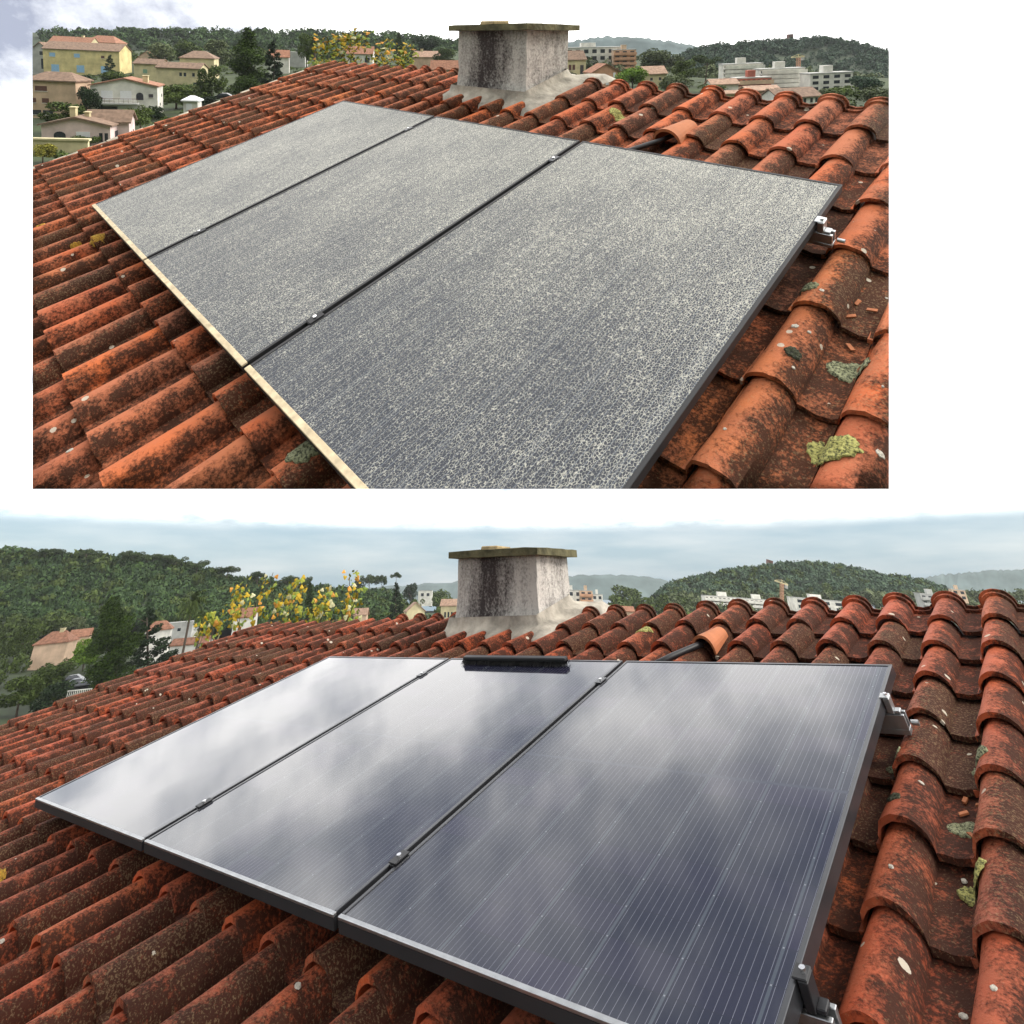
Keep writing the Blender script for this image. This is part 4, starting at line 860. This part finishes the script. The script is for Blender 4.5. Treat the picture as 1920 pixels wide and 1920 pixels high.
for k in range(13): b.tube([(-1.8 + .3 * k, 0, 0), (-1.8 + .3 * k, 0, .9)], .04, 5)
b.box(-1.9, 1.9, -.05, .05, .9, 1.0); M, _ = frame_at('D', 146, 1309, 90, 0); tag(b.build('railing', P_WHITE, None, M), 'white garden railing in front of the parked cars', 'railing')
b = MB(); b.box(-4, 4, 0, .4, -2, 1.5); b.box(-4.2, 4.2, -.15, .55, 1.502, 1.75); M, _ = frame_at('U', 100, 285, 72, 10); o = b.build('garden_wall', P_CREAM, None, M); tag(o, 'low cream garden wall below the pale pink house', 'wall'); clip_object(o)
# ------------------------------------------------------------------ single trees
T = tree
T('U', 'cypress', 465, 186, 54, 66, L_CYP, 'tall dark cypress standing left of the roof corner, upper view', Z=128, dens=1.4)
T('U', 'conifer', 512, 170, 76, 60, L_DARK, 'dark ragged conifer right of the tall cypress, upper view', Z=120)
T('U', 'round', 575, 128, 60, 40, L_MID, 'slim olive-green tree left of the yellow vine', Z=170)
T('U', 'cypress', 748, 104, 60, 15, L_CYP, 'thin cypress on the skyline above the yellow vine', Z=300)
T('U', 'round', 795, 108, 66, 60, L_DARK, 'dark spreading tree left of the chimney top', Z=330)
T('U', 'round', 835, 128, 90, 50, L_MID, 'leafy green tree pressed against the chimney left side', Z=240)
T('U', 'bush', 222, 130, 98, 46, L_YEL, 'yellow-green round bush right of the blue-shuttered house', 'shrub')
T('U', 'conifer', 206, 148, 102, 30, L_DARK, 'dark climbing shrub on the yellow house wall', 'shrub', Z=200)
T('U', 'round', 215, 165, 130, 50, L_MID, 'green tree at the foot of the blue-shuttered house', Z=160)
for x, yb, yt, w, m, lb in ((150, 172, 138, 60, L_DARK, 'dark tree between the peach house and the yellow house'), (122, 250, 188, 80, L_MID, 'broad green tree right of the peach house'), (170, 222, 160, 44, L_DARK, 'dark tree left of the white balcony house'), (265, 248, 196, 60, L_MID, 'light green tree right of the pink house'), (330, 205, 158, 75, L_MID, 'wide green tree in front of the long cream house'), (398, 190, 120, 56, L_MID, 'olive tree right of the long cream house'), (310, 128, 78, 60, L_OLIVE, 'olive-green tree below the dark forest'), (352, 122, 72, 50, L_MID, 'green tree below the dark forest, left of the cypress'), (405, 130, 74, 60, L_OLIVE, 'pale green tree left of the tall cypress'), (160, 275, 250, 50, L_MID, 'green shrub in front of the pink house windows'), (80, 306, 268, 50, L_YEL, 'yellow-green bush at the lower left edge of the valley'), (385, 200, 176, 50, L_DARK, 'dark low shrub by the car'), (290, 225, 196, 34, L_DARK, 'dark shrub below the white balcony house')):
    T('U', 'round' if yb - yt > 35 else 'bush', x, yb, yt, w, m, lb)
T('U', 'round', 1186, 172, 122, 64, L_LIME, 'bright lime green round tree beyond the ridge tiles', v=1, dens=1.5, Z=150)
T('U', 'bush', 1101, 172, 148, 28, L_YEL, 'small yellow-green bush left of the salmon house', 'shrub', Z=135)
T('U', 'round', 1235, 140, 88, 84, L_OLIVE, 'large grey-green tree right of the white apartment block', Z=260, dens=1.4)
T('U', 'pine', 1322, 156, 100, 64, L_PINE, 'umbrella pine left of the long white apartment row', Z=240, dens=1.3)
T('U', 'round', 1285, 160, 110, 56, L_MID, 'dark green tree left of the umbrella pine', Z=230)
for x, yb, yt, w, m, lb in ((1270, 182, 138, 64, L_OLIVE, 'olive tree behind the ridge, left'), (1330, 180, 156, 60, L_MID, 'green shrub behind the ridge tiles'), (1062, 176, 132, 56, L_DARK, 'dark tree right beside the chimney'), (1098, 150, 118, 30, L_DARK, 'dark tree below the beige house'), (1590, 212, 160, 90, L_MID, 'broad green tree behind the ridge, right'), (1645, 215, 158, 80, L_OLIVE, 'olive tree at the right end of the ridge'), (1556, 196, 166, 60, L_OLIVE, 'low olive tree right of the brown-roofed white house'), (1452, 190, 164, 44, L_MID, 'green shrub between ridge tiles and brown-roofed house'), (1620, 178, 140, 60, L_FORR, 'dull green tree right of the plain white block')):
    T('U', 'round', x, yb, yt, w, m, lb)
T('D', 'cypress', 211, 1312, 1106, 96, L_CYP, 'massive tall cypress left of the roof verge, lower view', Z=96, dens=3.0)
T('D', 'conifer', 278, 1270, 1132, 104, L_DARK, 'dark ragged conifer right of the massive cypress', Z=105, dens=1.3)
T('D', 'cypress', 581, 1165, 1088, 20, L_CYP, 'thin cypress between the yellow vine leaves, lower view', Z=200)
T('D', 'conifer', 743, 1168, 1088, 40, L_DARK, 'dark pointed conifer on the ridge line left of the chimney', Z=190, dens=1.3)
for x, yb, yt, w in ((72, 1075, 1020, 66), (150, 1078, 1021, 56), (172, 1085, 1036, 60), (236, 1080, 1026, 54), (272, 1085, 1032, 60), (318, 1090, 1034, 60), (362, 1098, 1044, 48), (420, 1108, 1056, 54), (478, 1118, 1066, 46), (532, 1128, 1074, 48), (570, 1128, 1076, 26)):
    T('D', 'pine', x, yb, yt, w, L_PINE, 'umbrella pine on the skyline of the dark forest hill', group='umbrella pines along the forest skyline', Z=315, dens=1.2)
for x, yb, yt, w, kd, m, lb in ((688, 1140, 1070, 44, 'pine', L_PINE, 'twin-crowned dark pine on the skyline left of the pointed conifer'), (712, 1135, 1072, 26, 'pine', L_PINE, 'slim pine just left of the pointed conifer'), (668, 1142, 1086, 36, 'round', L_DARK, 'round dark tree left of the skyline pines'), (742, 1105, 1070, 24, 'pine', L_PINE, 'small pine crown right above the pointed conifer'), (770, 1140, 1090, 30, 'round', L_DARK, 'dark tree right of the pointed conifer'), (820, 1150, 1102, 60, 'round', L_MID, 'green tree against the chimney left side, lower view'), (700, 1172, 1126, 50, 'round', L_MID, 'green tree behind the tiles below the skyline pines'),
    (1178, 1162, 1094, 84, 'round', L_MID, 'big round dark green tree right of the salmon balconies'), (1120, 1166, 1140, 34, 'bush', L_LIME, 'bright green bush beyond the ridge right of the chimney'), (1262, 1158, 1104, 62, 'pine', L_PINE, 'umbrella pine with a pale trunk left of the white row'), (1288, 1162, 1112, 56, 'round', L_MID, 'dark round tree right of the umbrella pine'), (1236, 1158, 1112, 44, 'round', L_DARK, 'dark tree left of the umbrella pine'), (1690, 1155, 1112, 60, 'bush', L_LIME, 'bright green pine-like bush left of the grey terraced building'), (1660, 1155, 1114, 50, 'round', L_MID, 'green tree beyond the ridge, left of the bright bush'), (1720, 1156, 1108, 40, 'round', L_YEL, 'brownish tree beside the grey terraced building'), (1800, 1156, 1110, 70, 'round', L_DARK, 'dark tree right of the grey terraced building'), (1870, 1156, 1104, 80, 'round', L_MID, 'green tree at the far right behind the ridge'),
    (90, 1300, 1236, 84, 'round', L_MID, 'leafy tree in front of the peach house'), (95, 1345, 1278, 80, 'round', L_DARK, 'dark round tree at the lower left valley edge'), (155, 1258, 1206, 60, 'round', L_LIME, 'light green round tree left of the massive cypress'), (130, 1212, 1156, 60, 'round', L_OLIVE, 'olive tree below the forest hill'), (78, 1205, 1152, 50, 'round', L_YEL, 'yellowish tree below the forest hill at left'), (40, 1240, 1170, 60, 'round', L_MID, 'green tree at the left border below the forest hill'), (30, 1345, 1260, 80, 'round', L_MID, 'green tree at the lower left border'), (320, 1250, 1212, 60, 'bush', L_DARK, 'dark shrub right of the ragged conifer'), (400, 1200, 1150, 60, 'round', L_MID, 'green tree behind the orange vine leaves'), (300, 1175, 1152, 60, 'bush', L_LIME, 'flat bright green pine crown above the grey building'), (150, 1240, 1196, 44, 'round', L_LIME, 'light green tree half hidden by the massive cypress')):
    T('D', kd, x, yb, yt, w, m, lb, 'shrub' if kd == 'bush' else 'tree')
# palms
def palm(sc, px, yb, yt, wpx, Z, label):
    M, ppm = frame_at(sc, px, yb, Z, 0); h = (yb - yt) / ppm; w = wpx * Z / F / 2; root = empty('palm_tree', M); tag(root, label, 'palm'); r = random.Random(int(px))
    t = MB(); t.tube([(0, 0, -3), (.1, 0, h * .5), (0, 0, h * .8)], .3, 7, .22); t.build('trunk', M_BARK, root); V = []; Q = []
    for k in range(46):
        a = r.uniform(0, 6.28); el = r.uniform(-.9, 1.2); L_ = w * r.uniform(.8, 1.1); p = Vector((0, 0, h * .82)); d = Vector((math.cos(a) * math.cos(el), math.sin(a) * math.cos(el), math.sin(el)))
        for q in range(7):
            n_ = p + d * L_ / 7; s_ = d.cross(Vector((0, 0, 1))).normalized()
            for sg in (-1, 1):
                tip = n_ + s_ * sg * L_ * .22 * (1 - abs(q - 3) / 6) - Vector((0, 0, L_ * .12)); i = len(V); V += [tuple(p), tuple(n_), tuple(tip + d * .1), tuple(tip)]; Q.append((i, i + 1, i + 2, i + 3))
            p = n_; d = (d - Vector((0, 0, .22))).normalized()
    link('crown', mesh_np('crown', V, Q, L_MID), None, root)
palm('D', 341, 1232, 1100, 56, 130, 'tall shaggy palm left of the yellow vine, lower view'); palm('D', 366, 1228, 1132, 40, 118, 'shorter palm right beside the tall shaggy palm'); palm('U', 590, 138, 62, 30, 150, 'narrow palm just left of the yellow vine, upper view')
# ------------------------------------------------------------------ vine with yellow leaves climbing over the far corner of each roof
def vine_leaf(seed):
    r = random.Random(seed); n = 12; V = [(0, 0, .12)]; Q = []
    for k in range(n):
        a = 2 * math.pi * k / n; q = .5 * (1 + .28 * math.cos(3 * a) + r.uniform(-.08, .08)); V.append((q * math.cos(a), q * math.sin(a), r.uniform(-.06, .06)))
    me = bpy.data.meshes.new('leaf'); me.from_pydata(V, [], [(0, 1 + k, 1 + (k + 1) % n) for k in range(n)]); return me
VM = [leaf_mat('yellow_vine_leaf', (.28, .18, .012), (.43, .30, .03)), leaf_mat('lime_vine_leaf', (.16, .18, .02), (.27, .28, .05)), leaf_mat('green_vine_leaf', (.10, .15, .03), (.20, .26, .06)), leaf_mat('orange_vine_leaf', (.50, .20, .03), (.60, .32, .08)), leaf_mat('pale_vine_leaf', (.36, .34, .18), (.48, .45, .27))]
def vine(sc, stems, Z, n, size, label, seed):
    r = random.Random(seed); base = UPU if sc == 'U' else UPD; mid = stems[len(stems) // 2][0]; O = at(mid[0], mid[1], Z); root = empty('vine', Matrix.Translation(O)); tag(root, label, 'vine')
    b = MB(); pts = []
    for st in stems:
        P = [at(x, y, Z + r.uniform(-.25, .25)) - O for x, y in st]; b.tube([tuple(p) for p in P], .009, 5, .004); pts.append(P)
    b.build('stem', M_BARK, root); meshes = []
    for k in range(10): me = vine_leaf(k); me.materials.append(VM[(0, 1, 2, 0, 1, 3, 0, 4, 2, 1)[k]]); meshes.append(me)
    for k in range(n):
        P = pts[r.randrange(len(pts))]; q = r.uniform(.12, 1) * (len(P) - 1); i = min(int(q), len(P) - 2); p = P[i].lerp(P[i + 1], q - i) + Vector((r.uniform(-1, 1), r.uniform(-1, 1), r.uniform(-1, 1))) * .13
        d = Vector((r.uniform(-1, 1), -1.0 + r.uniform(-.6, .6), r.uniform(-.3, 1))).normalized()
        o = link('leaf', meshes[r.randrange(10)], None, root); o.matrix_local = Matrix.Translation(p) @ d.to_track_quat('Z', 'Y').to_matrix().to_4x4() @ Matrix.Rotation(r.uniform(0, 6.28), 4, 'Z') @ Matrix.Diagonal((*([size * r.uniform(.6, 1.25)] * 3), 1))
    for q_, mm_ in enumerate((VM[0], VM[1], VM[2])):
        bl = []
        for P in pts:
            for w_ in (.25, .45, .65, .85): i = min(int(w_ * (len(P) - 1)), len(P) - 2); c = P[i].lerp(P[i + 1], w_ * (len(P) - 1) - i); bl.append((c.x, c.y, c.z, .17, .17, .15))
        V, Q = leaf_cloud(bl, 170, size * .42, seed * 10 + q_, .5); o = link('leaf', mesh_np('leaf', V, Q, mm_), None, root); o['kind'] = 'stuff'
vine('D', [((372, 1215), (385, 1180), (380, 1160)), ((395, 1205), (400, 1175), (392, 1165)), ((445, 1190), (452, 1145), (450, 1110), (455, 1090)), ((470, 1185), (480, 1130), (505, 1095), (512, 1074)), ((495, 1185), (520, 1135), (555, 1105), (560, 1095)), ((530, 1180), (550, 1140), (548, 1120)), ((455, 1190), (440, 1150), (432, 1140)), ((600, 1170), (610, 1130), (605, 1115)), ((640, 1165), (655, 1110), (656, 1075)), ((650, 1165), (665, 1130), (670, 1108)), ((560, 1175), (590, 1150), (620, 1145)), ((480, 1180), (530, 1165), (590, 1160)), ((600, 1170), (640, 1160), (670, 1150))], 8.6, 296, .064, 'climbing vine with yellow and green leaves over the roof edge, lower view', 1)
vine('U', [((585, 140), (600, 100), (602, 72)), ((600, 140), (625, 105), (640, 75)), ((620, 135), (650, 95), (668, 66)), ((640, 130), (670, 90), (690, 70)), ((690, 135), (715, 100), (724, 78)), ((700, 135), (740, 110), (752, 92)), ((730, 135), (760, 110), (772, 98)), ((660, 135), (700, 120), (760, 125)), ((590, 138), (640, 122), (690, 118)), ((600, 95), (640, 75), (680, 74))], 9.5, 296, .074, 'climbing vine with yellow and green leaves above the roof edge, upper view', 2)

# ------------------------------------------------------------------ air
m = bpy.data.materials.new('haze'); m.use_nodes = True; m.node_tree.nodes.clear(); o = m.node_tree.nodes.new('ShaderNodeOutputMaterial'); pv = m.node_tree.nodes.new('ShaderNodeVolumePrincipled')
pv.inputs['Color'].default_value = (.86, .90, .92, 1); pv.inputs['Density'].default_value = .0001; m.node_tree.links.new(pv.outputs[0], o.inputs['Volume'])
b = MB(); b.box(-900, 900, -890, 980, -1, 580); tag(b.build('haze', m), kind='stuff')
